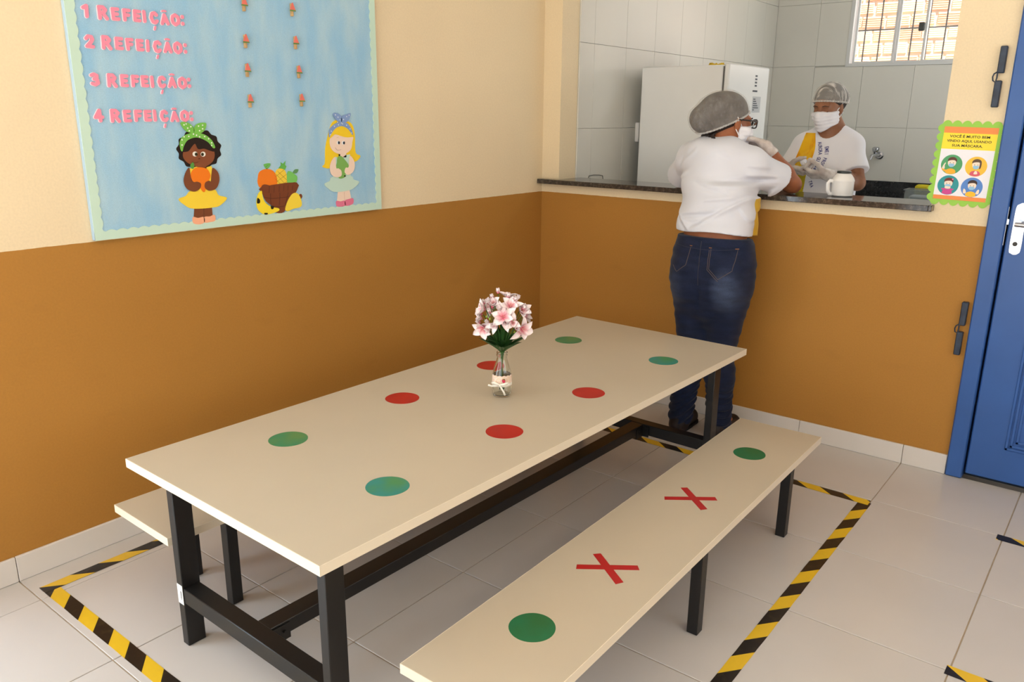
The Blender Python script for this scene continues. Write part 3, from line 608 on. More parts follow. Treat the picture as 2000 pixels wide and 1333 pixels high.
def bench(x0,x1,y0,y1,zt,ang,ctr,legs,label):
    r=tag(empty('bench',ctr),label,'bench'); t=0.0258
    tp=kid(auto_smooth(MB().bbox(x0,x1,y0,y1,zt-t,zt,0.0008).build('seat_board',M_TOP)),r); e=0.0009
    sub(MB().box(x0-e,x1+e,y0-e,y0+0.0004,zt-t+0.0006,zt-0.0004).box(x0-e,x1+e,y1-0.0004,y1+e,zt-t+0.0006,zt-0.0004)
        .box(x0-e,x0+0.0004,y0,y1,zt-t+0.0006,zt-0.0004).box(x1-0.0004,x1+e,y0,y1,zt-t+0.0006,zt-0.0004).build('edge_band',M_EDGE),tp)
    bi,bw,bd=0.0228,0.034,0.036
    for yy in legs:
        for a in (x0+bi,x1-bi-bw): kid(auto_smooth(MB().bbox(a,a+bw,yy,yy+bd,0.0006,zt-t,0.0015).build('leg',M_BLACK)),r)
        kid(auto_smooth(MB().bbox(x0+bi+bw-0.001,x1-bi-bw+0.001,yy+0.002,yy+bd-0.002,zt-t-0.030,zt-t-0.0004,0.0015).build('crossbar',M_BLACK)),r)
    for a in (x0+bi+0.004,x1-bi-0.026):
        kid(MB().box(a,a+0.022,legs[0]+bd-0.001,legs[1]+0.001,zt-t-0.022,zt-t-0.0004).box(a,a+0.022,legs[1]+bd-0.001,legs[2]+0.001,zt-t-0.022,zt-t-0.0004).build('side_rail',M_BLACK),r)
    r.rotation_euler=(0,0,ang); return r,tp
b1,bt1=bench(1.5664,1.8799,-2.6415,-0.7513,0.324,0.0127,(1.8,-1.9,0),(-2.452,-1.7221,-0.9912),'low cream bench with two red tape crosses and two dark green dots')
b2,bt2=bench(0.3678,0.6816,-2.6816,-0.7914,0.324,-0.0176,(0.75,-2.75,0),(-2.490,-1.755,-1.030),'plain low cream bench tucked between the table and the ochre wall')
def wpar(o,p): return kid(o,p)
dot(1.722,-2.361,0.324,M_DGRN,bt1,'dark green round sticker'); dot(1.717,-1.069,0.324,M_DGRN,bt1,'dark green round sticker')
for cx,cy,pts in ((1.722,-2.028,(((1.655,-2.079),(1.786,-1.979)),((1.661,-1.988),(1.785,-2.073)))),(1.714,-1.520,(((1.647,-1.574),(1.775,-1.474)),((1.660,-1.466),(1.777,-1.564))))):
    cr=kid(empty('tape_cross',(cx,cy,0.324)),bt1); cr['label']='red tape cross'
    for i,(p,q) in enumerate(pts):
        d=Vector((q[0]-p[0],q[1]-p[1])).normalized(); n=Vector((-d.y,d.x))*0.0115; z=0.32405+0.00025*i
        P,Q=Vector(p),Vector(q)
        sub(MB().prism([tuple(P-n*0.9),tuple(Q-n+d*0.002),tuple(Q+n),tuple(P+n+d*0.003)],lambda u,v,t:(u,v,t),z,z+0.0003).build('tape_strip',mat('red_tape',(168,14,16),0.38,0.45)),cr)

# ------------------------------------------------------------------ hazard tape on the floor
def hazard():
    m=mat('hazard_tape',(226,184,40),0.28,0.45); n=NT(m); xyz,pos=n.sep()
    s=n.m('ADD',xyz[0],n.m('MULTIPLY',xyz[1],1.30)); f=n.m('FRACT',n.m('DIVIDE',s,0.187)); y=n.m('LESS_THAN',f,0.5)
    wear=n.rng(n.noise(pos,40,4),0.55,0.8,0,0.12)
    c=n.mix(y,(34,28,24),(226,184,42)); n.base(n.mix(wear,c,(150,130,80))); n.bump(n.noise(pos,30,2),0.25,0.0015); return m
M_HAZ=hazard()
def tape(origin,rz,a,b,label,z=0.0006):
    n=max(2,int((b-a)/0.05)); v=[];f=[]
    for k in range(n+1):
        x=a+(b-a)*k/n; w0=random.uniform(-.0006,.0006) if 0<k<n else 0
        v+=[(x,0+w0,0),(x,0.046+w0,0),(x,0.046+w0,0.0005),(x,0+w0,0.0005)]
    for k in range(n):
        i=4*k; f+=[(i,i+1,i+5,i+4),(i+1,i+2,i+6,i+5),(i+2,i+3,i+7,i+6),(i+3,i,i+4,i+7)]
    f+=[(0,3,2,1),(4*n,4*n+1,4*n+2,4*n+3)]
    me=bpy.data.meshes.new('hazard_tape'); me.from_pydata(v,[],f); me.update()
    bm=bmesh.new(); bm.from_mesh(me); bmesh.ops.recalc_face_normals(bm,faces=bm.faces); bm.to_mesh(me); bm.free()
    o=obj_me('hazard_tape',me,M_HAZ); o.location=(origin[0],origin[1],z); o.rotation_euler=(0,0,rz)
    return tag(o,label,'floor tape')
tape((0.182,-2.826),0.0,-0.040,1.87,'yellow and black tape strip across the floor at the table end away from the hatch')
tape((0.146,-2.764),PI/2,-0.062,2.30,'yellow and black tape strip on the floor between the plain bench and ochre wall',0.0012)
tape((1.025,-0.527),0.0,-0.88,0.985,'yellow and black tape strip on the floor between the table and the serving hatch',0.0012)
tape((2.018,-0.656),PI/2,-2.17,0.152,'yellow and black tape strip on the floor beside the bench with red crosses')
tape((2.553,-0.508),0.0,-0.102,1.6,'short yellow and black tape end on the floor by the blue door')
tape((2.517,-1.442),0.0,-0.056,1.6,'yellow and black tape end on open floor, parallel to the one by the door')

# ------------------------------------------------------------------ granite ledge, thermos and kitchen things
led=tag(auto_smooth(MB().bbox(0.002,HX0+0.0005,-0.05,-0.0005,1.1125,1.137,0.002).bbox(HX0,HX1-0.0005,-0.05,0.205,1.1125,1.137,0.002).bbox(HX1-0.001,1.988,-0.05,-0.0005,1.1125,1.137,0.002).build('granite_ledge',M_GRAN)),'polished dark granite ledge along the serving hatch','counter ledge')
M_PLW=mat('white_plastic',(232,228,224),0.35,0.45,bump=0.02,bscale=5)
th=tag(empty('thermos_jug',(1.583,0.115,1.137)),'small white thermos jug with a black stopper on the granite ledge','thermos')
rib=[(0.038,0.0),(0.045,0.003)]
for k in range(9): rib+=[(0.0475,0.006+k*0.0065),(0.0465,0.0105+k*0.0065)]
rib+=[(0.0480,0.066),(0.0480,0.070),(0.0440,0.080),(0.036,0.092),(0.030,0.0985),(0.028,0.101),(0.0,0.101)]
kid(auto_smooth(MB().lathe(rib,40,(1.583,0.115,1.1372)).build('jug_body',M_PLW),50),th)
kid(auto_smooth(MB().lathe([(0.0285,0.1005),(0.0305,0.1025),(0.0305,0.1095),(0.0285,0.111),(0.0,0.111)],32,(1.583,0.115,1.137)).build('stopper',mat('stopper_black',(40,46,44),0.4)),40),th)
hd=[(1.583+x*0.80,0.115-0.6*x*-1.0 if False else 0.115+x*0.62*1.0,1.137+z) for x,z in ((-0.040,0.066),(-0.058,0.068),(-0.066,0.056),(-0.064,0.024),(-0.055,0.010),(-0.040,0.010))]
kid(auto_smooth(MB().tube(hd,0.0055,10,flat=1.5).build('handle',M_PLW)),th)
# fridge
fx0,fx1,fyy0,fyy1,fz=0.205,0.748,0.690,1.262,1.756
M_FR=mat('fridge_enamel',(226,226,224),0.28,0.45,var=0.01); M_FRD=mat('fridge_gasket',(96,94,92),0.7)
fr=tag(empty('fridge',((fx0+fx1)/2,(fyy0+fyy1)/2,0)),'tall white fridge standing by the tiled kitchen wall','fridge')
dth=0.030
kid(auto_smooth(MB().bbox(fx0,fx1-dth-0.008,fyy0,fyy1,0.02,fz-0.006,0.006).build('cabinet',M_FR)),fr)
kid(MB().box(fx1-dth-0.0082,fx1-dth+0.0002,fyy0+0.004,fyy1-0.004,0.05,fz-0.014).build('gasket',M_FRD),fr)
for z0,z1 in ((0.06,1.17),(1.178,fz)):
    d=kid(auto_smooth(MB().bbox(fx1-dth,fx1,fyy0,fyy1,z0,z1,0.006).build('door',M_FR)),fr)
    pass
for a,b in ((fx0+0.04,fyy0+0.04),(fx1-0.09,fyy0+0.04),(fx0+0.04,fyy1-0.06),(fx1-0.09,fyy1-0.06)): kid(MB().lathe([(0.018,0),(0.018,0.021)],14,(a,b,0.0)).build('foot',M_FRD),fr)
M_STK=mat('sticker_grey',(186,188,190),0.5); M_STI=mat('sticker_ink',(84,88,94),0.6)
st=kid(MB().box(fx1+0.0002,fx1+0.0008,1.040,1.160,1.500,1.590).build('energy_sticker',M_STK),fr)
mb=MB()
for k in range(6): mb.box(fx1+0.0008,fx1+0.0012,1.05,1.05+0.02+0.012*((k*5)%6),1.512+k*0.012,1.518+k*0.012)
sub(mb.build('sticker_print',M_STI),st)
mb=MB()
for k in range(4): mb.box(fx1+0.0002,fx1+0.0008,1.055,1.085,1.645+k*0.018,1.655+k*0.018)
mb.box(fx1+0.0002,fx1+0.0008,1.03,1.10,1.615,1.625); kid(mb.build('badge_print',M_STI),fr)
pf_=[(0.505,0.925),(0.53,0.905),(0.57,0.915),(0.60,0.95),(0.58,0.99),(0.53,1.0),(0.50,0.97)]
v=MB(); cl=spline(pf_,4); n=len(cl)
v.v=[(x,y,fz-0.005) for x,y in cl]+[(0.55+(x-0.55)*0.8,0.95+(y-0.95)*0.8,fz+0.012+0.010*math.sin(i*1.9)) for i,(x,y) in enumerate(cl)]+[(0.55,0.95,fz+0.012)]
v.f=[(i,(i+1)%n,n+(i+1)%n,n+i) for i in range(n)]+[(n+i,n+(i+1)%n,2*n) for i in range(n)]+[tuple(range(n))[::-1]]
tag(v.build('cleaning_cloth',mat('yellow_cloth',(232,190,40),0.9),smooth=True),'crumpled yellow cloth lying on top of the white fridge','cloth')
# wall socket box half hidden behind the fridge
ws=tag(empty('wall_socket',(KX0+0.008,0.82,1.38)),'white wall socket box on the tiled wall behind the fridge','wall socket')
kid(auto_smooth(MB().bbox(KX0+0.0085,KX0+0.034,0.785,0.855,1.322,1.436,0.004).build('socket_box',M_PLW)),ws)
kid(MB().bbox(KX0+0.034,KX0+0.037,0.797,0.843,1.345,1.413,0.001).build('socket_plate',mat('socket_grey',(206,204,198),0.5)),ws)
# sink counter with backsplash
sk=tag(empty('sink_counter',(1.75,2.6,0)),'black granite sink counter with low backsplash under the barred window','counter')
kid(auto_smooth(MB().bbox(0.55,KX1-0.01,2.36,KY1-0.0085,0.865,0.900,0.003).build('worktop',M_BGRAN)),sk)
kid(auto_smooth(MB().bbox(0.55,KX1-0.01,KY1-0.030,KY1-0.0085,0.9002,1.017,0.003).build('backsplash',M_BGRAN)),sk)
for a in (0.60,1.75,2.95): kid(MB().box(a,a+0.06,2.42,KY1-0.009,0.0006,0.865).build('support',M_KTILE),sk)
# wall tap
tp_=tag(empty('wall_tap',(0.985,KY1-0.008,1.22)),'chrome wall tap on the tiles above the sink counter','tap')
ty=KY1-0.0085
kid(auto_smooth(MB().lathe([(0.030,0),(0.030,0.006),(0.022,0.014),(0.0,0.016)],24).build('rosette',M_CHROME)),tp_)
o=bpy.data.objects['rosette']; o.matrix_basis=Matrix.Translation((1.008,ty,1.205))@Matrix.Rotation(PI/2,4,'X')
o.matrix_parent_inverse=world_of(tp_).inverted()
kid(auto_smooth(MB().tube([(1.008,ty-0.005,1.205),(1.004,ty-0.07,1.210),(0.985,ty-0.115,1.205),(0.975,ty-0.125,1.175)],[0.012,0.012,0.011,0.009],12).build('spout',M_CHROME)),tp_)
kid(auto_smooth(MB().lathe([(0.010,0.0),(0.016,0.012),(0.026,0.040),(0.026,0.050),(0.018,0.058),(0,0.060)],20,(0.990,ty-0.055,1.208)).build('tap_knob',M_CHROME)),tp_)
# tub, sponge and detergent by the sink
M_CLEAR=mat('clear_plastic',(214,220,220),0.15,0.5,trans=0.85,ior=1.3)
tubo=tag(empty('plastic_tub',(1.395,2.52,0.9)),'clear plastic tub on the black sink counter','tub')
kid(auto_smooth(MB().bbox(1.325,1.52,2.46,2.60,0.9005,0.905,0.002).bbox(1.320,1.324,2.455,2.605,0.9005,1.000,0.001).bbox(1.521,1.525,2.455,2.605,0.9005,1.000,0.001).bbox(1.324,1.521,2.455,2.459,0.9005,1.000,0.001).bbox(1.324,1.521,2.601,2.605,0.9005,1.000,0.001).bbox(1.312,1.533,2.447,2.456,0.994,1.001,0.002).bbox(1.312,1.533,2.604,2.613,0.994,1.001,0.002).bbox(1.312,1.322,2.456,2.604,0.994,1.001,0.002).bbox(1.523,1.533,2.456,2.604,0.994,1.001,0.002).build('tub_body',M_CLEAR)),tubo)
tag(auto_smooth(MB().bbox(1.345,1.470,2.475,2.585,0.9055,0.960,0.012).build('folded_dishcloth',mat('grey_cloth',(186,186,182),0.9,bump=0.3,bscale=40))),'folded pale grey cloth inside the clear plastic tub','cloth')
tag(auto_smooth(MB().bbox(1.345,1.435,2.62,2.70,0.9005,1.024,0.012).build('kitchen_sponge',mat('sponge_yellow',(206,186,40),0.95,bump=0.4,bscale=200))),'yellow kitchen sponge standing behind the clear plastic tub','sponge')
dt=tag(empty('detergent_bottle',(1.452,2.66,0.9)),'detergent bottle with yellow green liquid beside the sink','bottle')
kid(auto_smooth(MB().lathe([(0.028,0.0008),(0.030,0.01),(0.030,0.125),(0.0,0.125)],24,(1.475,2.66,0.9)).build('liquid',mat('detergent',(176,176,40),0.2,0.5))),dt)
kid(auto_smooth(MB().lathe([(0.0312,0.122),(0.0312,0.19),(0.026,0.205),(0.012,0.22),(0.012,0.232),(0.0,0.232)],24,(1.475,2.66,0.9)).build('bottle_neck',M_CLEAR),50),dt)
kid(auto_smooth(MB().lathe([(0.0135,0.232),(0.0135,0.25),(0.006,0.262),(0.0,0.262)],16,(1.475,2.66,0.9)).build('bottle_cap',M_PLW),50),dt)
kid(MB().prism([(-0.016,0.15),(0.016,0.15),(0.016,0.185),(-0.016,0.185)],lambda u,v,t:(1.475+u,2.6285-t,0.9+v),0,0.0006).build('bottle_label',M_STK),dt)
# thin cable on the tiled wall behind the ledge
tag(MB().tube([(KX0+0.012,0.27,1.118),(KX0+0.012,0.285,1.141),(KX0+0.014,0.33,1.144),(KX0+0.014,0.39,1.141),(KX0+0.012,0.43,1.135),(KX0+0.012,0.44,1.10)],0.002,8).build('cable',mat('cable_grey',(70,68,64),0.5)),'thin grey cable clipped to the tiled wall beside the ledge','cable')
# ------------------------------------------------------------------ glass bottle vase and artificial flowers
VX,VY,VZ=1.096,-1.703,TZ+0.0006
va=tag(empty('glass_vase',(VX,VY,VZ)),'clear glass bottle vase with a lace band and white ribbon on the table','vase')
M_GLASS=mat('clear_glass',(250,252,250),0.01,0.5,trans=1.0,ior=1.42)
vp=spline([(0.0,0.0),(0.022,0.0),(0.0285,0.003),(0.0310,0.010),(0.0318,0.03),(0.0318,0.060),(0.0305,0.078),(0.0262,0.096),(0.0205,0.114),(0.0172,0.127),(0.0168,0.134),(0.0182,0.137),(0.0182,0.141),(0.0170,0.143),(0.0180,0.145),(0.0180,0.150)],4,False)
ip=[(max(r-0.0022,0.0),z) for r,z in vp]; ip=[(r,max(z,0.006)) for r,z in ip]
kid(MB().lathe([(max(r,0.0004),z) for r,z in vp]+[(max(r,0.0004),z) for r,z in ip[::-1]],40,(VX,VY,VZ),closed=True).build('bottle',M_GLASS,smooth=True),va)
def lace():
    m=mat('lace',(246,236,226),0.85,0.15); n=NT(m); xyz,pos=n.sep()
    v=m.node_tree.nodes.new('ShaderNodeTexVoronoi'); v.inputs['Scale'].default_value=330; m.node_tree.links.new(pos,v.inputs['Vector'])
    n.base(n.mix(n.rng(v.outputs['Distance'],0.25,0.45),(250,246,244),(240,208,182))); return m
b=MB(); N=72
for k in range(N):
    a=2*PI*k/N; zt=0.0735+0.0028*abs(math.sin(a*7)); r1=0.0315-0.0004
    b.v+=[(VX+0.0326*math.cos(a),VY+0.0326*math.sin(a),VZ+0.038),(VX+0.0326*math.cos(a),VY+0.0326*math.sin(a),VZ+0.060),(VX+0.0316*math.cos(a),VY+0.0316*math.sin(a),VZ+zt)]
for k in range(N):
    i=3*k; j=3*((k+1)%N); b.f+=[(i,j,j+1,i+1),(i+1,j+1,j+2,i+2)]
kid(b.build('lace_band',lace(),smooth=True),va)
M_RIB=mat('ribbon_satin',(244,238,224),0.4,0.4,sheen=0.3)
kid(MB().lathe([(0.0328,0.0385),(0.0334,0.0390),(0.0334,0.0475),(0.0328,0.0480)],48,(VX,VY,VZ),closed=True).build('ribbon_band',M_RIB,smooth=True),va)
# bow faces the room (towards +x -y)
BD=Vector((0.49,-0.87,0)); BR=Vector((0.87,0.49,0)); BC=Vector((VX,VY,VZ+0.045))+BD*0.0350
def ribbon(pts,w,name,par):
    P=[BC+BR*p[0]+Vector((0,0,p[1]))+BD*p[2] for p in pts]; vs=[];fs=[]
    for i,p in enumerate(P):
        t=(P[min(i+1,len(P)-1)]-P[max(i-1,0)]).normalized(); s=t.cross(BD).normalized()*w
        for dd in (0,0.0006): vs+=[p-s+BD*dd,p+s+BD*dd]
    for i in range(len(P)-1):
        a=4*i; fs+=[(a,a+1,a+5,a+4),(a+2,a+6,a+7,a+3),(a,a+4,a+6,a+2),(a+1,a+3,a+7,a+5)]
    fs+=[(0,2,3,1),(4*(len(P)-1),4*(len(P)-1)+1,4*(len(P)-1)+3,4*(len(P)-1)+2)]
    return kid(mesh_obj(name,vs,fs,M_RIB,None,True),par)
bow=kid(empty('ribbon_bow',BC),va)
ribbon([(0,0,0.002),(-0.010,0.006,0.006),(-0.020,0.010,0.004),(-0.026,0.008,0.001),(-0.020,0.003,-0.001),(-0.008,0.000,0.001),(0,0,0.002)],0.0042,'bow_loop',bow)
ribbon([(0,0,0.002),(0.012,0.005,0.005),(0.024,0.009,0.002),(0.030,0.006,-0.004),(0.022,0.000,-0.002),(0.010,-0.002,0.001),(0,0,0.002)],0.0042,'bow_loop',bow)
ribbon([(0,0,0.002),(-0.014,-0.002,0.004),(-0.028,-0.003,0.003),(-0.040,0.000,0.002)],0.0028,'ribbon_tail',bow)
ribbon([(0,0,0.003),(0.006,-0.010,0.004),(0.012,-0.020,0.003),(0.017,-0.033,0.002)],0.0030,'ribbon_tail',bow)
kid(MB().sphere(BC+BD*0.003,(0.004,0.004,0.004),10,8).build('bow_knot',M_RIB,smooth=True),bow)
ch=kid(MB().sphere(BC+BR*0.012+Vector((0,0,0.017))+BD*0.0025,(0.0062,0.0042,0.0072),14,10).build('berry_charm',mat('berry_red',(206,42,84),0.35,0.5),smooth=True),va)
sub(MB().sphere(BC+BR*0.013+Vector((0,0,0.022))+BD*0.0035,(0.0042,0.004,0.0025),10,6).build('charm_leaf',mat('berry_green',(120,120,60),0.5),smooth=True),ch)
# bouquet
bq=tag(empty('flower_bouquet',(VX,VY,VZ+0.007)),'bunch of artificial pink and white lilies with dark green leaves in the vase','flowers')
def petal_mat():
    m=mat('petal',(248,226,230),0.6,0.25,sheen=0.1); n=NT(m); xyz,pos=n.sep()
    f=n.rng(xyz[0],0.002,0.020); v=n.rng(n.noise(pos,160,2,(0.15,1,1)),0.3,0.7,-0.12,0.12)
    n.base(n.mix(n.m('ADD',f,v,True),(222,84,118),(250,236,236))); return m
M_PET=petal_mat(); M_BUD=mat('bud_pink',(244,208,212),0.6,0.25,var=0.08,scale=120); M_LEAF=mat('leaf_green',(44,82,34),0.45,0.4,var=0.25,scale=40); M_STEM=mat('stem_green',(62,104,48),0.5,0.3); M_GBUD=mat('green_bud',(130,160,56),0.5); M_STAM=mat('stamen',(236,180,170),0.6)
def blade(L,w,curve,cup,nx=7,ny=4,thick=0.0006,point=0.5):
    v=[];f=[]
    for s in (0,1):
        for i in range(nx+1):
            t=i/nx; ww=w*(math.sin(PI*min(1,t**point*0.97+0.03))**0.75)
            for j in range(ny+1):
                a=(j/ny-0.5)*2; v.append((L*t,ww*a,-curve*t*t*L+cup*a*a*ww+(thick if s else 0)))
    n=(nx+1)*(ny+1)
    for i in range(nx):
        for j in range(ny):
            a=i*(ny+1)+j; q=(a,a+1,a+ny+2,a+ny+1); f.append(q[::-1]); f.append(tuple(x+n for x in q))
    for i in range(nx):
        for j,fl in ((0,1),(ny,0)):
            a=i*(ny+1)+j; b=a+ny+1; q=(a,b,b+n,a+n); f.append(q if fl else q[::-1])
    for i,fl in ((0,0),(nx,1)):
        for j in range(ny):
            a=i*(ny+1)+j; b=a+1; q=(a,b,b+n,a+n); f.append(q if fl else q[::-1])
    me=bpy.data.meshes.new('blade'); me.from_pydata(v,[],f); me.update()
    for p in me.polygons: p.use_smooth=True
    return me
PET=[blade(0.033,0.0118,0.20,0.5,point=0.95),blade(0.030,0.0110,-0.05,0.7,point=0.95),blade(0.036,0.0098,0.50,0.3,point=0.9)]
for p in PET: p.materials.append(M_PET)
LEAFM=[blade(0.100,0.0115,0.10,0.5,8,4,point=0.7),blade(0.080,0.0100,0.35,0.4,8,4,point=0.7),blade(0.090,0.0100,0.0,0.6,8,4,point=0.7)]
for p in LEAFM: p.materials.append(M_LEAF)
TOPC=Vector((VX,VY,VZ+0.150))
def flower(pos,d,size,openness,npet=6,mesh=None):
    pos=Vector(pos); d=Vector(d).normalized(); q=d.to_track_quat('Z','X').to_matrix().to_4x4(); fl=kid(empty('flower',pos),bq); tw=random.uniform(0,1)
    for k in range(npet):
        ang=2*PI*k/npet+tw+random.uniform(-.12,.12); tilt=openness+random.uniform(-.15,.15)
        M=Matrix.Translation(pos)@q@Matrix.Rotation(ang,4,'Z')@Matrix.Rotation(-tilt,4,'Y')@Matrix.Translation((0.002,0,0))@Matrix.Scale(size*random.uniform(.9,1.08),4)
        o=bpy.data.objects.new('petal',mesh or random.choice(PET)); COL.objects.link(o); o.matrix_basis=M; kid(o,fl)
    mb=MB()
    for k in range(5):
        a=2*PI*k/5; e=pos+d*0.016*size+(q.to_3x3()@Vector((math.cos(a),math.sin(a),0)))*0.005*size
        mb.tube([pos,e],[0.0007,0.0010],5)
    sub(mb.build('stamens',M_STAM),fl)
    # stem
    base=Vector((VX+(pos.x-VX)*0.08,VY+(pos.y-VY)*0.08,VZ+0.150)); low=Vector((VX-(pos.x-VX)*0.12,VY-(pos.y-VY)*0.12,VZ+0.016+random.uniform(0,.02)))
    sub(MB().tube([low,base,(base+pos)/2+Vector((0,0,0.012)),pos-d*0.001],[0.0012,0.0012,0.0011,0.0014],6).build('stem',M_STEM,smooth=True),fl)
    return fl
def dirv(r,u,fz): return BR*r+Vector((0,0,u))+BD*fz
def at(r,u,f):
    u=0.150+(u-0.150)*1.27; return Vector((VX,VY,VZ))+BR*r+Vector((0,0,u))+BD*f   # r right, u up, f towards the room
for (r,u,f,dr,du,df,s,op) in ((0.012,0.252,0.050,0.1,0.35,0.9,1.15,0.35),(-0.052,0.222,0.040,-0.25,-0.35,0.85,1.1,0.25),(0.066,0.222,0.030,0.75,-0.15,0.6,1.1,0.35),(-0.050,0.262,0.020,-0.75,0.3,0.5,1.05,0.5),
    (0.058,0.262,0.012,0.6,0.45,0.5,1.0,0.6),(0.030,0.275,0.030,0.3,0.7,0.6,1.0,0.5),(-0.020,0.278,0.028,-0.2,0.6,0.7,0.95,0.75),(-0.066,0.245,-0.01,-0.9,0.1,0.2,0.9,0.6),(0.015,0.285,-0.02,0.1,1,0.0,1.0,0.5),
    (0.060,0.240,-0.035,0.7,0.3,-0.6,1.0,0.4),(-0.040,0.255,-0.045,-0.5,0.4,-0.8,1.0,0.4),(0.005,0.240,-0.055,0.0,0.2,-1,1.0,0.4),(0.040,0.240,0.050,0.4,0.1,0.9,0.8,0.8),(-0.010,0.235,0.052,-0.1,-0.1,1,0.8,0.9)):
    flower(at(r,u,f),dirv(dr,du,df),s*1.12,op+0.25)
for (r,u,f,dr,du,df,s) in ((-0.035,0.280,0.035,-0.3,0.8,0.5,0.85),(0.042,0.285,0.020,0.3,0.9,0.3,0.85),(0.000,0.268,0.048,0,0.7,0.7,0.8),(-0.058,0.240,0.030,-0.7,0.4,0.5,0.8),(0.072,0.255,0.010,0.8,0.5,0.2,0.8),(0.020,0.240,0.058,0.2,0.2,0.95,0.75),(-0.030,0.222,0.052,-0.3,0.0,0.9,0.75),(0.050,0.226,0.048,0.5,0.2,0.8,0.75)):
    flower(at(r,u,f),dirv(dr,du,df),s,1.15,5,PET[1])
for (r,u,f) in ((-0.032,0.262,0.045),(-0.030,0.292,0.015),(0.050,0.292,0.010),(0.070,0.270,0.020),(-0.014,0.305,0.0),(-0.036,0.236,0.055),(-0.070,0.228,0.02),(0.075,0.250,0.0),(0.022,0.298,0.02),(-0.060,0.275,0.0)):
    p=at(r,u,f); d=(p-at(0,0.19,0)).normalized(); q=d.to_track_quat('Z','X').to_matrix().to_4x4(); bd=kid(empty('flower_bud',p),bq)
    for k in range(5):
        o=bpy.data.objects.new('petal',PET[1]); COL.objects.link(o); o.matrix_basis=Matrix.Translation(p)@q@Matrix.Rotation(2*PI*k/5,4,'Z')@Matrix.Translation((0.0035,0,-0.002))@Matrix.Rotation(-1.38,4,'Y')@Matrix.Scale(0.62,4); kid(o,bd)
    low=at(r*0.1,0.15,f*0.1)
    sub(MB().tube([low,(low+p)/2+Vector((0,0,0.01)),p],0.0011,6).build('stem',M_STEM,smooth=True),bd)
for (r,u,f) in ((-0.042,0.252,0.052),(-0.030,0.248,0.060),(-0.038,0.238,0.058),(0.038,0.250,0.058),(0.045,0.246,0.056),(0.034,0.244,0.060),(0.048,0.214,0.045),(-0.024,0.228,0.058)):
    kid(MB().sphere(at(r,u,f),(0.0034,0.0034,0.0046),10,7).build('green_bud',M_GBUD,smooth=True),bq)
for k in range(48):
    a=2*PI*k/48*5.0+random.uniform(-.2,.2); lvl=k%3
    up=(0.75,1.6,3.2)[lvl]*random.uniform(.8,1.2); d=(Vector((math.cos(a),math.sin(a),0))+Vector((0,0,up))).normalized()
    base=TOPC+Vector((math.cos(a)*0.008,math.sin(a)*0.008,0.002+0.012*lvl)); n_=Vector((-math.sin(a),math.cos(a),0)); z_=d.cross(n_)*(1)
    R3=Matrix((d,n_,z_)).transposed() if d.cross(n_).z>0 else Matrix((d,-n_,-z_)).transposed()
    o=bpy.data.objects.new('leaf',LEAFM[(k*7)%3]); COL.objects.link(o); o.matrix_basis=Matrix.Translation(base)@R3.to_4x4()@Matrix.Scale(random.uniform(.8,1.12)*(1.0,1.05,1.0)[lvl]*0.86,4); kid(o,bq)
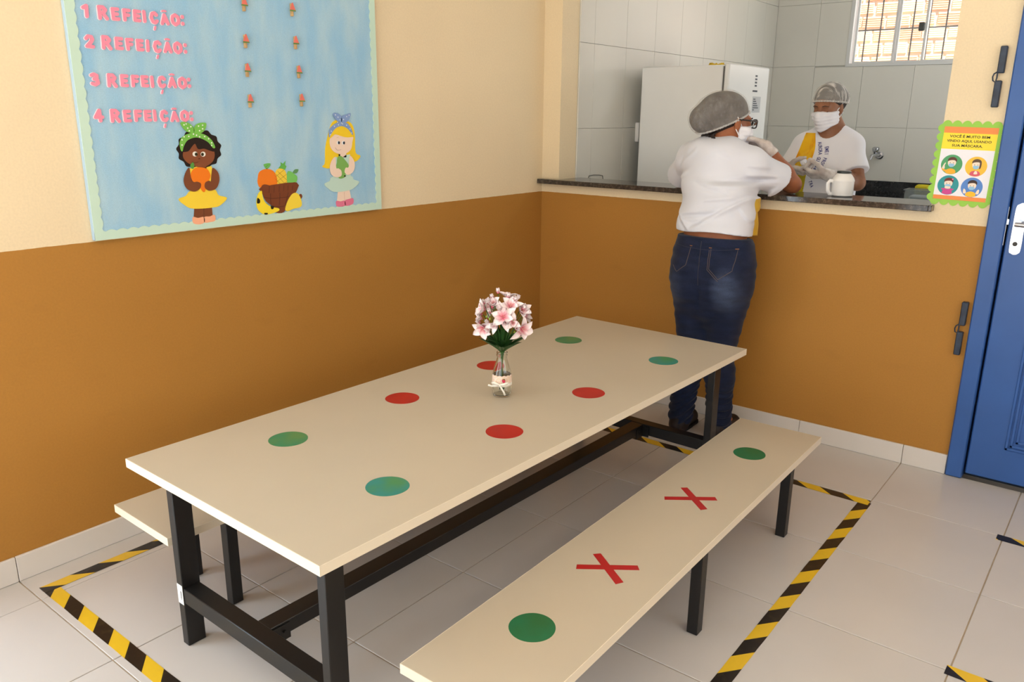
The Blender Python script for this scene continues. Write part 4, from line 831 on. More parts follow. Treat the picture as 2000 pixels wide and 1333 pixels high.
# ------------------------------------------------------------------ people: bodies grown as one smooth surface from a distance field
class Field:
    def __init__(s,lo,hi,h):
        s.lo=np.array(lo,np.float32); s.h=h; s.n=[int(math.ceil((hi[i]-lo[i])/h))+1 for i in range(3)]
        s.F=np.full(s.n,1.0,np.float32); s.ax=[(s.lo[i]+h*np.arange(s.n[i])).astype(np.float32) for i in range(3)]
    def block(s,lo,hi):
        sl=[]
        for i in range(3):
            a=max(0,int((lo[i]-s.lo[i])/s.h)); b=min(s.n[i],int((hi[i]-s.lo[i])/s.h)+2); sl.append(slice(a,max(a,b)))
        X,Y,Z=np.meshgrid(s.ax[0][sl[0]],s.ax[1][sl[1]],s.ax[2][sl[2]],indexing='ij'); return tuple(sl),X,Y,Z
    def comb(s,sl,d,k,op='u'):
        a=s.F[sl]
        if op=='u':
            h=np.clip(0.5+0.5*(a-d)/k,0,1); s.F[sl]=a*(1-h)+d*h-k*h*(1-h)
        elif op=='s':
            d=-d; h=np.clip(0.5-0.5*(a-d)/k,0,1); s.F[sl]=a*(1-h)+d*h+k*h*(1-h)
    def cone(s,a,b,ra,rb,k=0.02,flat=None,op='u'):
        a=np.array(a,float); b=np.array(b,float); m=max(ra,rb)+0.05
        sl,X,Y,Z=s.block(np.minimum(a,b)-m,np.maximum(a,b)+m)
        if X.size==0: return
        ab=b-a; L=max(ab@ab,1e-9); t=np.clip(((X-a[0])*ab[0]+(Y-a[1])*ab[1]+(Z-a[2])*ab[2])/L,0,1)
        vx,vy,vz=X-a[0]-t*ab[0],Y-a[1]-t*ab[1],Z-a[2]-t*ab[2]
        if flat is not None:
            n,q=flat; n=np.array(n,float); n/=np.linalg.norm(n); dn=(vx*n[0]+vy*n[1]+vz*n[2])*(q-1); vx,vy,vz=vx+dn*n[0],vy+dn*n[1],vz+dn*n[2]
        d=np.sqrt(vx*vx+vy*vy+vz*vz)-(ra+(rb-ra)*t)
        if flat is not None and flat[1]>1: d=d/flat[1]**0.5
        s.comb(sl,d.astype(np.float32),k,op)
    def ell(s,c,r,k=0.02,axes=None,op='u'):
        c=np.array(c,float); r=np.array(r,float); m=r.max()+0.05
        sl,X,Y,Z=s.block(c-m,c+m)
        if X.size==0: return
        A=np.eye(3) if axes is None else np.array(axes,float)
        P=[(X-c[0])*A[i][0]+(Y-c[1])*A[i][1]+(Z-c[2])*A[i][2] for i in range(3)]
        k0=np.sqrt(sum((P[i]/r[i])**2 for i in range(3))); k1=np.sqrt(sum((P[i]/r[i]**2)**2 for i in range(3)))+1e-9
        s.comb(sl,(k0*(k0-1)/k1).astype(np.float32),k,op)
    def grid(s): return np.meshgrid(*s.ax,indexing='ij')
    def cut(s,fn):  # keep where fn<0
        X,Y,Z=s.grid(); s.F=np.maximum(s.F,fn(X,Y,Z).astype(np.float32))
    def disp(s,fn,band=0.03):
        X,Y,Z=s.grid(); m=np.abs(s.F)<band; s.F[m]+=fn(X[m],Y[m],Z[m]).astype(np.float32)
    def mesh(s,name,smooth_it=0):
        F=s.F; I=F<0
        nx,ny,nz=F.shape
        cnt=np.zeros((nx-1,ny-1,nz-1),np.int8)
        for dx in (0,1):
            for dy in (0,1):
                for dz in (0,1): cnt+=I[dx:nx-1+dx,dy:ny-1+dy,dz:nz-1+dz]
        act=np.argwhere((cnt>0)&(cnt<8)); idx=-np.ones(cnt.shape,np.int32); idx[tuple(act.T)]=np.arange(len(act))
        acc=np.zeros((len(act),3)); num=np.zeros(len(act))
        cor=[(0,0,0),(1,0,0),(0,1,0),(1,1,0),(0,0,1),(1,0,1),(0,1,1),(1,1,1)]
        vals=[F[act[:,0]+c[0],act[:,1]+c[1],act[:,2]+c[2]] for c in cor]
        for i in range(8):
            for j in range(i+1,8):
                if sum(abs(cor[i][q]-cor[j][q]) for q in range(3))!=1: continue
                a,b=vals[i],vals[j]; m=(a<0)!=(b<0); t=np.where(m,a/(a-b+1e-12),0)
                p=np.array(cor[i])[None]+t[:,None]*(np.array(cor[j])-np.array(cor[i]))[None]
                acc+=np.where(m[:,None],p,0); num+=m
        V=s.lo+s.h*(act+acc/num[:,None]); faces=[]
        for axis in range(3):
            sh=[slice(0,n) for n in F.shape]; a=[slice(None)]*3; b=[slice(None)]*3; a[axis]=slice(0,-1); b[axis]=slice(1,None)
            A,B=I[tuple(a)],I[tuple(b)]; E=np.argwhere(A!=B); u,v=(axis+1)%3,(axis+2)%3
            ok=(E[:,u]>0)&(E[:,v]>0)&(E[:,u]<F.shape[u]-1)&(E[:,v]<F.shape[v]-1); E=E[ok]
            q=[]
            for du,dv in ((-1,-1),(0,-1),(0,0),(-1,0)):
                C=E.copy(); C[:,u]+=du; C[:,v]+=dv; q.append(idx[C[:,0],C[:,1],C[:,2]])
            q=np.stack(q,1); fl=~A[E[:,0],E[:,1],E[:,2]]; q[fl]=q[fl][:,::-1]; faces.append(q)
        Q=np.concatenate(faces); Q=Q[(Q>=0).all(1)]
        me=bpy.data.meshes.new(name); me.vertices.add(len(V)); me.vertices.foreach_set('co',V.astype(np.float32).ravel())
        me.loops.add(len(Q)*4); me.loops.foreach_set('vertex_index',Q.ravel().astype(np.int32)); me.polygons.add(len(Q)); me.polygons.foreach_set('loop_start',np.arange(0,len(Q)*4,4,dtype=np.int32))
        me.polygons.foreach_set('use_smooth',np.ones(len(Q),bool)); me.update(calc_edges=True); me.validate()
        return me
def merge_sleeve(F,prims,e,c,k=0.03):
    G=Field(F.lo,F.lo+F.h*(np.array(F.n)-1),F.h); G.F=G.F[:F.n[0],:F.n[1],:F.n[2]]
    if list(G.F.shape)!=list(F.F.shape): G.F=np.full(F.F.shape,1.0,np.float32); G.n=F.n; G.ax=F.ax
    G.ax=F.ax; G.n=list(F.F.shape)
    for p in prims: G.cone(*p)
    G.cut(lambda X,Y,Z:(X-c[0])*e[0]+(Y-c[1])*e[1]+(Z-c[2])*e[2])
    F.comb((slice(None),)*3,G.F,k)
def build(field,name,m,par): return kid(obj_me(name,field.mesh(name),m),par)
class Frame:
    """local axes: r right, f forward, u up"""
    def __init__(s,c,f,u=(0,0,1),sc=1.0):
        s.s=sc; s.c=np.array(c,float); f=np.array(f,float); f/=np.linalg.norm(f); u=np.array(u,float); r=np.cross(f,u); r/=np.linalg.norm(r); u=np.cross(r,f); s.r,s.f,s.u=r,f,u; s.A=[r,f,u]
    def p(s,a,b,c): return s.c+(s.r*a+s.f*b+s.u*c)*s.s
    def v(s,a,b,c): return s.r*a+s.f*b+s.u*c
    def loc(s,X,Y,Z):
        d=(X-s.c[0],Y-s.c[1],Z-s.c[2]); return tuple((d[0]*a[0]+d[1]*a[1]+d[2]*a[2])/s.s for a in s.A)
def head_sdf(F,H,grow=0.0,ears=True,feat=True,k=0.03):
    g=grow; S=H.s
    def E(c,r,k,op='u',gg=0.0): F.ell(H.p(*c),tuple(x*S+gg for x in r),k,H.A,op)
    def C(a,b,ra,rb,k): F.cone(H.p(*a),H.p(*b),ra*S+g,rb*S+g,k)
    E((0,-0.014,0.030),(0.074,0.094,0.088),k,gg=g); E((0,0.028,-0.035),(0.056,0.066,0.076),k,gg=g)
    C((0,0.058,-0.092),(0,0.066,-0.098),0.020,0.018,0.03); C((-0.040,0.02,-0.075),(0.040,0.02,-0.075),0.022,0.022,0.03)
    for sx in (-1,1): E((0.036*sx,0.066,-0.030),(0.020,0.016,0.020),0.02,gg=g)
    if feat:
        E((0,0.080,0.026),(0.048,0.014,0.012),0.02)
        for sx in (-1,1):
            E((0.030*sx,0.102,0.004),(0.018,0.011,0.010),0.014,'s'); E((0.030*sx,0.083,0.001),(0.0150,0.0105,0.0105),0.006)
        C((0,0.092,0.008),(0,0.112,-0.030),0.0085,0.0125,0.012); E((0,0.088,-0.060),(0.022,0.012,0.012),0.012,gg=g)
    if ears:
        for sx in (-1,1): E((0.077*sx,-0.006,-0.006),(0.010,0.017,0.031),0.006); E((0.086*sx,-0.001,0.002),(0.006,0.009,0.014),0.004,'s')
def hand_sdf(F,w,d,n,side,curl,grow=0.0,spread=0.10,thumb=0.5):
    """w wrist, d pointing direction, n palm normal (towards which fingers curl), side +1 thumb on d x n side"""
    d=np.array(d,float); d/=np.linalg.norm(d); n=np.array(n,float); n-=d*(n@d); n/=np.linalg.norm(n); t=np.cross(d,n)*side; g=grow
    w=np.array(w,float); kn=[]
    for i,(off,L) in enumerate(((0.028,0.083),(0.009,0.086),(-0.010,0.082),(-0.028,0.074))):
        p=w+d*L+t*off; kn.append(p); F.cone(w+t*off*0.55,p,0.0125+g,0.0105+g,0.014)
    for i,(p,L) in enumerate(zip(kn,(0.070,0.077,0.072,0.057))):
        dd=d+t*spread*(1.5-i); dd/=np.linalg.norm(dd); a=p; ang=0.0
        for sgm,(fr,r0,r1) in enumerate(((0.46,0.0098,0.0088),(0.30,0.0088,0.0080),(0.24,0.0080,0.0070))):
            ang+=curl[i]*(0.9,1.2,0.8)[sgm]; v=dd*math.cos(ang)+n*math.sin(ang); b=a+v*L*fr; F.cone(a,b,r0+g,r1+g,0.004); a=b
    a=w+d*0.022+t*0.024+n*0.006; v=d*0.62+t*0.62+n*0.48*thumb*2; v/=np.linalg.norm(v); b=a+v*0.040; F.cone(w+d*0.012+t*0.010,a,0.014+g,0.0145+g,0.012); F.cone(a,b,0.0140+g,0.0105+g,0.008)
    v2=d*0.85+t*0.15+n*0.5*thumb*2; v2/=np.linalg.norm(v2); c=b+v2*0.030; F.cone(b,c,0.0102+g,0.0094+g,0.004); v3=d*0.9-t*0.15+n*0.45; v3/=np.linalg.norm(v3); F.cone(c,c+v3*0.024,0.0094+g,0.0076+g,0.004)
    return kn
# materials for people
def skin(name,rgb,rgb2):
    m=mat(name,rgb,0.48,0.35); n=NT(m); xyz,pos=n.sep(); n.base(n.mix(n.rng(n.noise(pos,22,3),0.35,0.7),rgb,rgb2)); b=m.node_tree.nodes['Principled BSDF']; b.inputs['Subsurface Weight'].default_value=0.08; b.inputs['Subsurface Radius'].default_value=(0.01,0.004,0.002); return m
M_SK1=skin('skin_warm_brown',(142,84,54),(160,98,64)); M_SK2=skin('skin_brown',(134,88,62),(152,104,76))
M_HAIR=mat('dark_hair',(44,36,33),0.6,0.3,bump=0.5,bscale=90)
M_TEE=mat('white_tee',(232,226,228),0.85,0.15,sheen=0.15,bump=0.10,bscale=500,bdist=0.0006)
M_MASK=mat('white_mask',(236,234,240),0.85,0.15,bump=0.08,bscale=400,bdist=0.0005)
M_LACE=mat('strap_white',(236,234,236),0.8)
def cap_mat(name,lo,hi,ms):
    m=mat(name,(230,224,218),0.8,0.2); n=NT(m); xyz,pos=n.sep(); b=m.node_tree.nodes['Principled BSDF']
    a=n.noise(pos,16,4); c=n.noise(pos,60,4,ms); v=n.m('ADD',n.rng(a,0.35,0.75,lo,lo+0.10),n.rng(c,0.50,0.75,0.0,hi))
    m.node_tree.links.new(v,b.inputs['Alpha']); n.bump(c,0.3,0.002); return m
M_CAP1=cap_mat('hair_net_dense',0.13,0.10,(1.6,1.6,1.0)); M_CAP2=cap_mat('hair_net_streaked',0.24,0.95,(0.3,1.4,0.3))
M_HEM=mat('hair_net_hem',(232,228,224),0.8,0.2,alpha=0.55)
def glove_mat():
    m=mat('clear_glove',(246,240,234),0.25,0.5); n=NT(m); xyz,pos=n.sep(); b=m.node_tree.nodes['Principled BSDF']
    a=n.rng(n.noise(pos,24,3),0.40,0.70,0.40,0.68); m.node_tree.links.new(a,b.inputs['Alpha']); n.bump(n.noise(pos,60,3),0.6,0.003); return m
M_GLOVE=glove_mat()
def wrinkle(fr,amp):
    """soft cloth folds"""
    def fn(X,Y,Z):
        d=0
        for (a,b,c,ph,w) in fr: d=d+w*np.sin(a*X+b*Y+c*Z+ph+0.8*np.sin(0.5*(b*X-a*Z)+ph))
        return amp*d
    return fn

# ================================================================== person leaning on the hatch ledge, seen from behind
P1=tag(empty('person',(1.15,-0.26,0.0)),'person in white shirt, jeans and hair net leaning on the granite ledge','person')
neck=(1.105,-0.140,1.375); Ls=np.array((0.955,-0.125,1.285)); Rs=np.array((1.262,-0.150,1.275)); Le=np.array((0.805,0.055,1.186)); Re=np.array((1.372,0.066,1.179)); Lw=np.array((0.985,0.135,1.180)); Rw=np.array((1.268,-0.018,1.343))
H1=Frame((1.128,-0.118,1.450),(0.55,0.83,-0.10),sc=0.96)
hipL=np.array((1.093,-0.300,0.800)); hipR=np.array((1.272,-0.300,0.800)); knL=np.array((1.104,-0.292,0.440)); knR=np.array((1.236,-0.268,0.440)); anL=np.array((1.066,-0.285,0.085)); anR=np.array((1.240,-0.232,0.085))
F=Field((0.70,-0.50,0.02),(1.50,0.22,1.62),0.0052)
head_sdf(F,H1)
F.cone(H1.p(0,-0.025,-0.05),neck,0.052,0.056,0.03); F.cone(neck,(1.12,-0.17,1.30),0.058,0.075,0.04)
F.cone(Ls,Rs,0.052,0.052,0.05)
F.cone((1.115,-0.175,1.23),(1.15,-0.24,1.05),0.125,0.115,0.06,((0,1,0.3),1.35)); F.cone((1.165,-0.275,1.03),(1.182,-0.30,0.88),0.138,0.150,0.05,((0,1,0),1.3))
for sh,el,wr in ((Ls,Le,Lw),(Rs,Re,Rw)):
    F.cone(sh,el,0.050,0.040,0.03); F.cone(el,el+(wr-el)*0.35,0.041,0.040,0.012); F.cone(el+(wr-el)*0.3,wr,0.040,0.027,0.02)
hand_sdf(F,Rw,(-0.93,0.02,0.22),(-0.1,-0.75,-0.5),1,(0.35,0.4,0.45,0.5)); hand_sdf(F,Lw,(0.95,0.28,-0.02),(0.05,-0.2,-1),-1,(0.12,0.1,0.1,0.12))
for h,k_,a,tx in ((hipL,knL,anL,-0.01),(hipR,knR,anR,0.02)):
    F.cone(h,k_,0.085,0.052,0.03); F.cone(k_,k_+(a-k_)*0.35,0.052,0.052,0.02); F.cone(k_+(a-k_)*0.3,a,0.052,0.034,0.03); F.cone(a,a+np.array((tx,0.11,-0.040)),0.030,0.022,0.02)
F.cut(lambda X,Y,Z: np.minimum(Y+0.054,1.1405-Z))
build(F,'body',M_SK1,P1)
# shirt with sleeves; the print covers its front
def tee1():
    m=mat('white_tee_fruit_print_back_view',(216,217,226),0.85,0.15,sheen=0.15); n=NT(m); xyz,pos=n.sep()
    side=n.m('ADD',xyz[1],n.m('MULTIPLY',n.m('SUBTRACT',xyz[2],1.0),-0.55)); msk=n.m('MULTIPLY',n.m('MULTIPLY',n.m('GREATER_THAN',xyz[1],-0.205),n.m('LESS_THAN',xyz[2],1.128)),n.m('MULTIPLY',n.m('GREATER_THAN',xyz[0],0.95),n.m('LESS_THAN',n.m('ADD',xyz[1],0.0),-0.062)))
    sp=n.rng(n.noise(pos,34,3),0.66,0.70); f=n.mix(sp,n.mix(n.rng(n.noise(pos,9,2),0.35,0.65),(214,168,24),(226,190,44)),(120,70,20))
    n.base(n.mix(msk,(216,217,226),f)); n.bump(n.noise(pos,500,2),0.1,0.0006); return m
F=Field((0.72,-0.50,0.93),(1.50,0.14,1.44),0.0050)
F.cone(Ls+np.array((0.01,0,0.005)),Rs+np.array((-0.01,0,0.005)),0.068,0.068,0.05); F.cone((1.070,-0.150,1.325),(1.150,-0.155,1.325),0.056,0.056,0.06)
F.cone((1.112,-0.178,1.235),(1.150,-0.245,1.06),0.165,0.150,0.06,((0,1,0.3),1.32)); F.cone((1.158,-0.265,1.06),(1.172,-0.292,0.93),0.158,0.176,0.05,((0,1,0),1.28))
F.ell((1.125,-0.105,1.20),(0.14,0.09,0.09),0.06); F.cone((1.185,-0.165,1.14),(1.195,-0.165,0.93),0.118,0.125,0.03,((0,1,0),1.15))
for sh,el,t1 in ((Ls,Le,0.66),(Rs,Re,0.62)):
    e=(el-sh)/np.linalg.norm(el-sh); c=sh+(el-sh)*t1
    merge_sleeve(F,[(sh+(el-sh)*0.05,sh+(el-sh)*(t1+0.25)+np.array((0,0,-0.012)),0.066,0.078,0.05),(sh+(el-sh)*0.35+np.array((0,0,-0.02)),sh+(el-sh)*(t1+0.2)+np.array((0,0,-0.045)),0.045,0.052,0.04)],e,c,0.045)
F.disp(wrinkle([(10,6,34,0.4,1.0),(-24,8,30,1.7,0.8),(38,10,-20,2.1,0.5),(6,20,62,0.2,0.45)],0.0036))
# stronger folds from the right armpit across the back
def crease(segs,amp,wd,ax=0):
    def fn(X,Y,Z):
        d=0
        for (x0,z0,x1,z1,s) in segs:
            vx,vz=x1-x0,z1-z0; L=vx*vx+vz*vz; t=np.clip(((X-x0)*vx+(Z-z0)*vz)/L,0,1); q=(X-x0-t*vx); r=(Z-z0-t*vz); sd=(q*vz-r*vx)/math.sqrt(L); dd=q*q+r*r
            d=d-s*np.exp(-dd/wd**2)*(0.35+0.65*np.abs(np.sin(PI*t))**0.5)+0.8*s*np.exp(-((sd-1.6*wd)**2+np.maximum(0,dd-sd*sd))/wd**2)*(0.35+0.65*np.abs(np.sin(PI*t))**0.5)
        return amp*d
    return fn
F.disp(crease([(1.362,1.198,1.152,1.187,1),(1.36,1.178,1.188,1.189,.7),(1.365,1.166,1.111,0.996,1.2),(1.026,1.059,1.211,1.087,.9),(1.15,1.125,1.267,1.142,.8),(1.011,1.065,1.097,0.994,1.0),(1.066,1.04,1.181,1.043,.6),(1.278,1.231,1.364,1.221,.8),(1.274,1.274,1.342,1.266,.6),(1.014,1.229,0.93,1.199,.8),(1.09,1.21,1.237,1.17,.6),(1.288,1.113,1.346,1.03,.7),(1.00,1.30,0.95,1.25,.5),(1.05,1.33,1.00,1.29,.5),(1.16,1.335,1.22,1.31,.5)],0.0075,0.010),0.04)
F.cut(lambda X,Y,Z: 0.978+0.10*np.clip(-0.30-Y,-0.2,0.2)+0.004*np.sin(22*X)-Z)
nk=Frame(H1.p(0,-0.03,-0.085),(0.2,0.9,-0.25)); F.ell(np.array(neck)+np.array((0.005,0.012,0.040)),(0.070,0.072,0.062),0.008,None,'s')
F.cut(lambda X,Y,Z: np.minimum(Y+0.054,1.1405-Z))
sh1=build(F,'t_shirt',tee1(),P1)
# jeans
def denim():
    m=mat('dark_denim',(30,40,68),0.8,0.2,sheen=0.1); n=NT(m); xyz,pos=n.sep()
    def fade(cx,cz,rx,rz):
        a=n.m('POWER',n.m('DIVIDE',n.m('SUBTRACT',xyz[0],cx),rx),2.0); b=n.m('POWER',n.m('DIVIDE',n.m('SUBTRACT',xyz[2],cz),rz),2.0); return n.m('SUBTRACT',1.0,n.m('ADD',a,b),True)
    f=n.m('ADD',fade(1.30,0.74,0.075,0.13),n.m('ADD',n.m('MULTIPLY',fade(1.06,0.73,0.06,0.11),0.6),n.m('MULTIPLY',fade(1.20,0.30,0.06,0.14),0.5)),True)
    weave=n.rng(n.noise(pos,420,2,(1,1,0.3)),0.3,0.7,0.85,1.15); whisk=n.rng(n.noise(pos,14,4,(1,1,3)),0.35,0.7,0.75,1.15)
    c=n.mix(n.m('MULTIPLY',n.m('POWER',f,1.6),0.55),(27,35,60),(84,98,128)); c=n.mix(1.0,c,n.m('MULTIPLY',weave,whisk),'MULTIPLY'); n.base(c); n.bump(n.noise(pos,350,2),0.12,0.0006); return m
F=Field((0.92,-0.50,0.01),(1.46,-0.06,1.02),0.0048)
F.cone((1.178,-0.298,0.95),(1.180,-0.298,0.84),0.166,0.183,0.05,((0,1,0),1.30)); F.cone((1.180,-0.298,0.84),(1.182,-0.30,0.72),0.178,0.165,0.05,((0,1,0),1.32))
for cx in (1.105,1.262): F.ell((cx,-0.375,0.775),(0.082,0.070,0.100),0.05)
for h,k_,a in ((hipL,knL,anL),(hipR,knR,anR)):
    F.cone(h+np.array((0,0,-0.05)),k_,0.098,0.068,0.035); F.cone(k_,k_+(a-k_)*0.40,0.066,0.064,0.02); F.cone(k_+(a-k_)*0.35,a+np.array((0,0,-0.020)),0.064,0.056,0.03)
F.disp(wrinkle([(12,0,95,0.3,1.0),(-18,10,140,1.2,0.8),(30,0,60,2.0,0.5)],0.0011))
F.disp(lambda X,Y,Z: 0.0048*np.sin(Z*95+9*np.sin(14*X)+7*np.sin(13*Y)+12*Z*Z*20)*np.clip((0.30-Z)/0.14,0,1)*np.clip((Z-0.02)/0.03,0,1))
F.disp(lambda X,Y,Z: 0.004*np.exp(-((X-1.180)/0.010)**2)*np.clip((0.93-Z)/0.05,0,1)*np.clip((Z-0.6)/0.1,0,1)*(Y<-0.3))
F.cut(lambda X,Y,Z: np.maximum(Z-(0.962-0.06*(Y+0.30)),0.050-Z))
jn=build(F,'jeans',denim(),P1)
jb=BVHTree.FromPolygons([v.co[:] for v in jn.data.vertices],[p.vertices[:] for p in jn.data.polygons])
def on_back(x,z):
    h=jb.ray_cast(Vector((x,-1.2,z)),Vector((0,1,0))); return h[0]+Vector((0,-0.0006,0)) if h[0] else None
def stitch(pts,name,col,r=0.0011):
    P=[]
    for (a,b),(c,d) in zip(pts[:-1],pts[1:]):
        for k in range(8): P.append(on_back(a+(c-a)*k/8,b+(d-b)*k/8))
    P.append(on_back(*pts[-1])); P=[p for p in P if p is not None]
    if len(P)>2: sub(MB().tube(P,r,5).build(name,mat('denim_thread_%d'%col[0],col,0.8)),jn)
TH=(98,84,78)
stitch([(1.225,0.925),(1.228,0.840),(1.275,0.800),(1.322,0.838),(1.325,0.930)],'pocket_stitching',TH); stitch([(1.218,0.920),(1.221,0.836),(1.275,0.791)],'pocket_stitching',TH)
stitch([(1.130,0.925),(1.118,0.845),(1.075,0.810),(1.045,0.835)],'pocket_stitching',TH)
stitch([(1.178,0.955),(1.179,0.88),(1.180,0.76)],'centre_seam',(60,58,66),0.0014)
stitch([(1.02,0.925),(1.10,0.922),(1.18,0.920),(1.26,0.922),(1.33,0.928)],'waistband_seam',(46,50,66),0.0012)
for x in (1.130,1.222,1.322): stitch([(x-0.006,0.930),(x+0.006,0.930)],'rivet_stitch',(150,100,60),0.0016)
# shoes
for a,tx,nm in ((anL,-0.010,'l'),(anR,0.015,'r')):
    F=Field((a[0]-0.09,a[1]-0.09,0.0),(a[0]+0.10,a[1]+0.24,0.14),0.004); g=a+np.array((0,-0.005,0)); toe=a+np.array((tx,0.150,-0.052))
    F.cone(np.array((g[0],g[1]-0.022,0.040)),np.array((toe[0],toe[1]-0.02,0.036)),0.036,0.040,0.02); F.cone(np.array((g[0],g[1],0.035)),np.array((g[0],g[1],0.082)),0.042,0.040,0.03)
    F.cut(lambda X,Y,Z: np.maximum(0.0135-Z,Z-0.098)); so=build(F,'shoe',mat('dark_shoe',(36,26,24),0.5,0.4),P1)
    F=Field((a[0]-0.09,a[1]-0.10,-0.01),(a[0]+0.10,a[1]+0.24,0.04),0.004); F.cone(np.array((g[0],g[1]-0.024,0.012)),np.array((toe[0],toe[1]-0.018,0.012)),0.039,0.043,0.02); F.cut(lambda X,Y,Z: np.maximum(0.001-Z,Z-0.0145))
    sub(obj_me('sole',F.mesh('sole'),mat('shoe_sole',(24,20,20),0.7)),so)
# hair, hair net
def hair_cap(H,bun,par,hem_tilt,hemz,M_CAP,cap_extra=()):
    S=H.s; R_=lambda g,*r: tuple(x*S+g for x in r)
    lo=np.minimum.reduce([H.c-0.17,H.p(*bun[:3])-bun[3]-0.06]); hi=np.maximum.reduce([H.c+0.17,H.p(*bun[:3])+bun[3]+0.06])
    def shape(g):
        F=Field(lo,hi,0.0042); F.ell(H.p(0,-0.018,0.036),R_(g,0.079,0.096,0.092),0.03,H.A); F.ell(H.p(*bun[:3]),R_(g,bun[3],bun[3]*1.05,bun[3]*0.9),0.06,H.A)
        for e in cap_extra: F.ell(H.p(*e[:3]),R_(g,*e[3:6]),0.05,H.A)
        return F
    def under(a):
        return lambda X,Y,Z: (lambda L: hemz+a+hem_tilt*L[1]-L[2])(H.loc(X,Y,Z))
    F=shape(0.0); F.cut(lambda X,Y,Z: (lambda L: hemz-0.020+(hem_tilt+0.45)*L[1]-L[2])(H.loc(X,Y,Z))); hair=build(F,'hair',M_HAIR,par)
    F=shape(0.0065)
    F.disp(lambda X,Y,Z:(lambda L:0.0020*np.sin(17*np.arctan2(L[0],L[1]+0.03)*2+30*L[2])*np.clip((0.10-L[2])/0.12,0,1)+0.0022*np.sin(60*L[1]+40*L[0])*np.sin(50*L[2]))(H.loc(X,Y,Z)))
    F.cut(under(0.0)); cap=build(F,'hair_net',M_CAP,par)
    F=shape(0.0078); F.cut(under(0.0)); F.cut(lambda X,Y,Z:(lambda L: L[2]-(hemz+0.010+hem_tilt*L[1]))(H.loc(X,Y,Z)))
    F.disp(lambda X,Y,Z:(lambda L:0.0016*np.sin(46*np.arctan2(L[0],L[1]+0.03)))(H.loc(X,Y,Z)))
    sub(obj_me('elastic_hem',F.mesh('elastic_hem'),M_HEM),cap)
hair_cap(H1,(-0.012,-0.118,0.004,0.078),P1,0.56,0.012,M_CAP1,[(0,-0.05,0.072,0.075,0.09,0.055)])
curl=MB()
for k in range(14):
    b0=Vector(H1.p(-0.050+0.0075*k,-0.098+0.004*(k%3),-0.052)); curl.tube([b0,b0+Vector(H1.v(0.006*(-1)**k,-0.012,-0.016)),b0+Vector(H1.v(-0.004*(-1)**k,-0.004,-0.030)),b0+Vector(H1.v(0.004,-0.010,-0.036))],[0.004,0.006,0.005,0.002],6)
kid(curl.build('nape_curls',M_HAIR,smooth=True),P1)
# face mask
def face_mask(H,par,top,bot):
    F=Field(H.p(0,0.05,-0.05)-0.13,H.p(0,0.05,-0.05)+0.13,0.0034); head_sdf(F,H,0.0075,False,False,0.035); F.cone(H.p(0,0.098,-0.004),H.p(0,0.112,-0.034),0.015*H.s,0.018*H.s,0.03); F.cone(H.p(0,0.100,-0.06),H.p(0,0.085,-0.095),0.014*H.s,0.018*H.s,0.04)
    def fn(X,Y,Z):
        r,f,u=H.loc(X,Y,Z); a=np.abs(r); return np.maximum.reduce([u-(top-0.22*a),(bot+0.55*a)-u,0.012-f])
    F.cut(fn)
    F.disp(lambda X,Y,Z:(lambda L:0.0011*np.sin(L[2]*300))(H.loc(X,Y,Z)))
    mk=build(F,'face_mask',M_MASK,par)
    for s in (-1,1):
        e=H.p(0.086*s,-0.016,0.022)
        for zz,z2 in ((-0.012,0.024),(-0.066,-0.030)):
            sub(MB().tube([H.p(0.0665*s,0.022,zz),H.p(0.076*s,0.004,(zz+z2)/2),H.p(0.083*s,-0.016,z2)],[0.003,0.0024,0.0022],6).build('ear_loop',M_LACE,smooth=True),mk)
    return mk
face_mask(H1,P1,0.002,-0.122)
# glasses
M_GF=mat('dark_glasses_frame',(38,28,26),0.35,0.5); M_LENS=mat('lens',(236,240,240),0.02,0.5,trans=1.0,ior=1.1)
gl=kid(empty('glasses',H1.p(0,0.118,0.008)),P1)
for s in (-1,1):
    ring=[H1.p(0.034*s+0.026*math.copysign(abs(math.cos(a))**0.6,math.cos(a)),0.117-0.010*abs(0.034*s+0.026*math.cos(a))/0.06,0.006+0.019*math.copysign(abs(math.sin(a))**0.6,math.sin(a))) for a in [2*PI*k/20 for k in range(21)]]
    rm=sub(MB().tube(ring,0.0030,6).build('rim',M_GF,smooth=True),gl)
    sub(mesh_obj('lens',[tuple(p) for p in ring[:-1]]+[tuple(np.array(p)+H1.f*0.0015) for p in ring[:-1]],[tuple(range(20))[::-1],tuple(range(20,40))]+[(i,(i+1)%20,20+(i+1)%20,20+i) for i in range(20)],M_LENS),gl)
    sub(MB().tube([H1.p(0.060*s,0.108,0.016),H1.p(0.078*s,0.060,0.016),H1.p(0.086*s,-0.010,0.014)],[0.004,0.0042,0.003],6).build('temple_arm',M_GF,smooth=True),gl)
sub(MB().tube([H1.p(-0.009,0.118,0.010),H1.p(0,0.121,0.012),H1.p(0.009,0.118,0.010)],0.0026,6).build('bridge',M_GF,smooth=True),gl)
def glove(par,w,el,d,n,side,curl_,th=0.5):
    w=np.array(w,float); el=np.array(el,float); F=Field(w-0.21,w+0.21,0.0031); hand_sdf(F,w,d,n,side,curl_,0.0014,0.20,th); e=(el-w)/np.linalg.norm(el-w); F.cone(w,w+e*0.045,0.0285,0.036,0.02)
    F.cut(lambda X,Y,Z:(X-w[0])*e[0]+(Y-w[1])*e[1]+(Z-w[2])*e[2]-0.042); F.disp(lambda X,Y,Z:0.0012*np.sin(120*X+60*Z)*np.sin(90*Y-70*Z))
    return build(F,'glove',M_GLOVE,par)
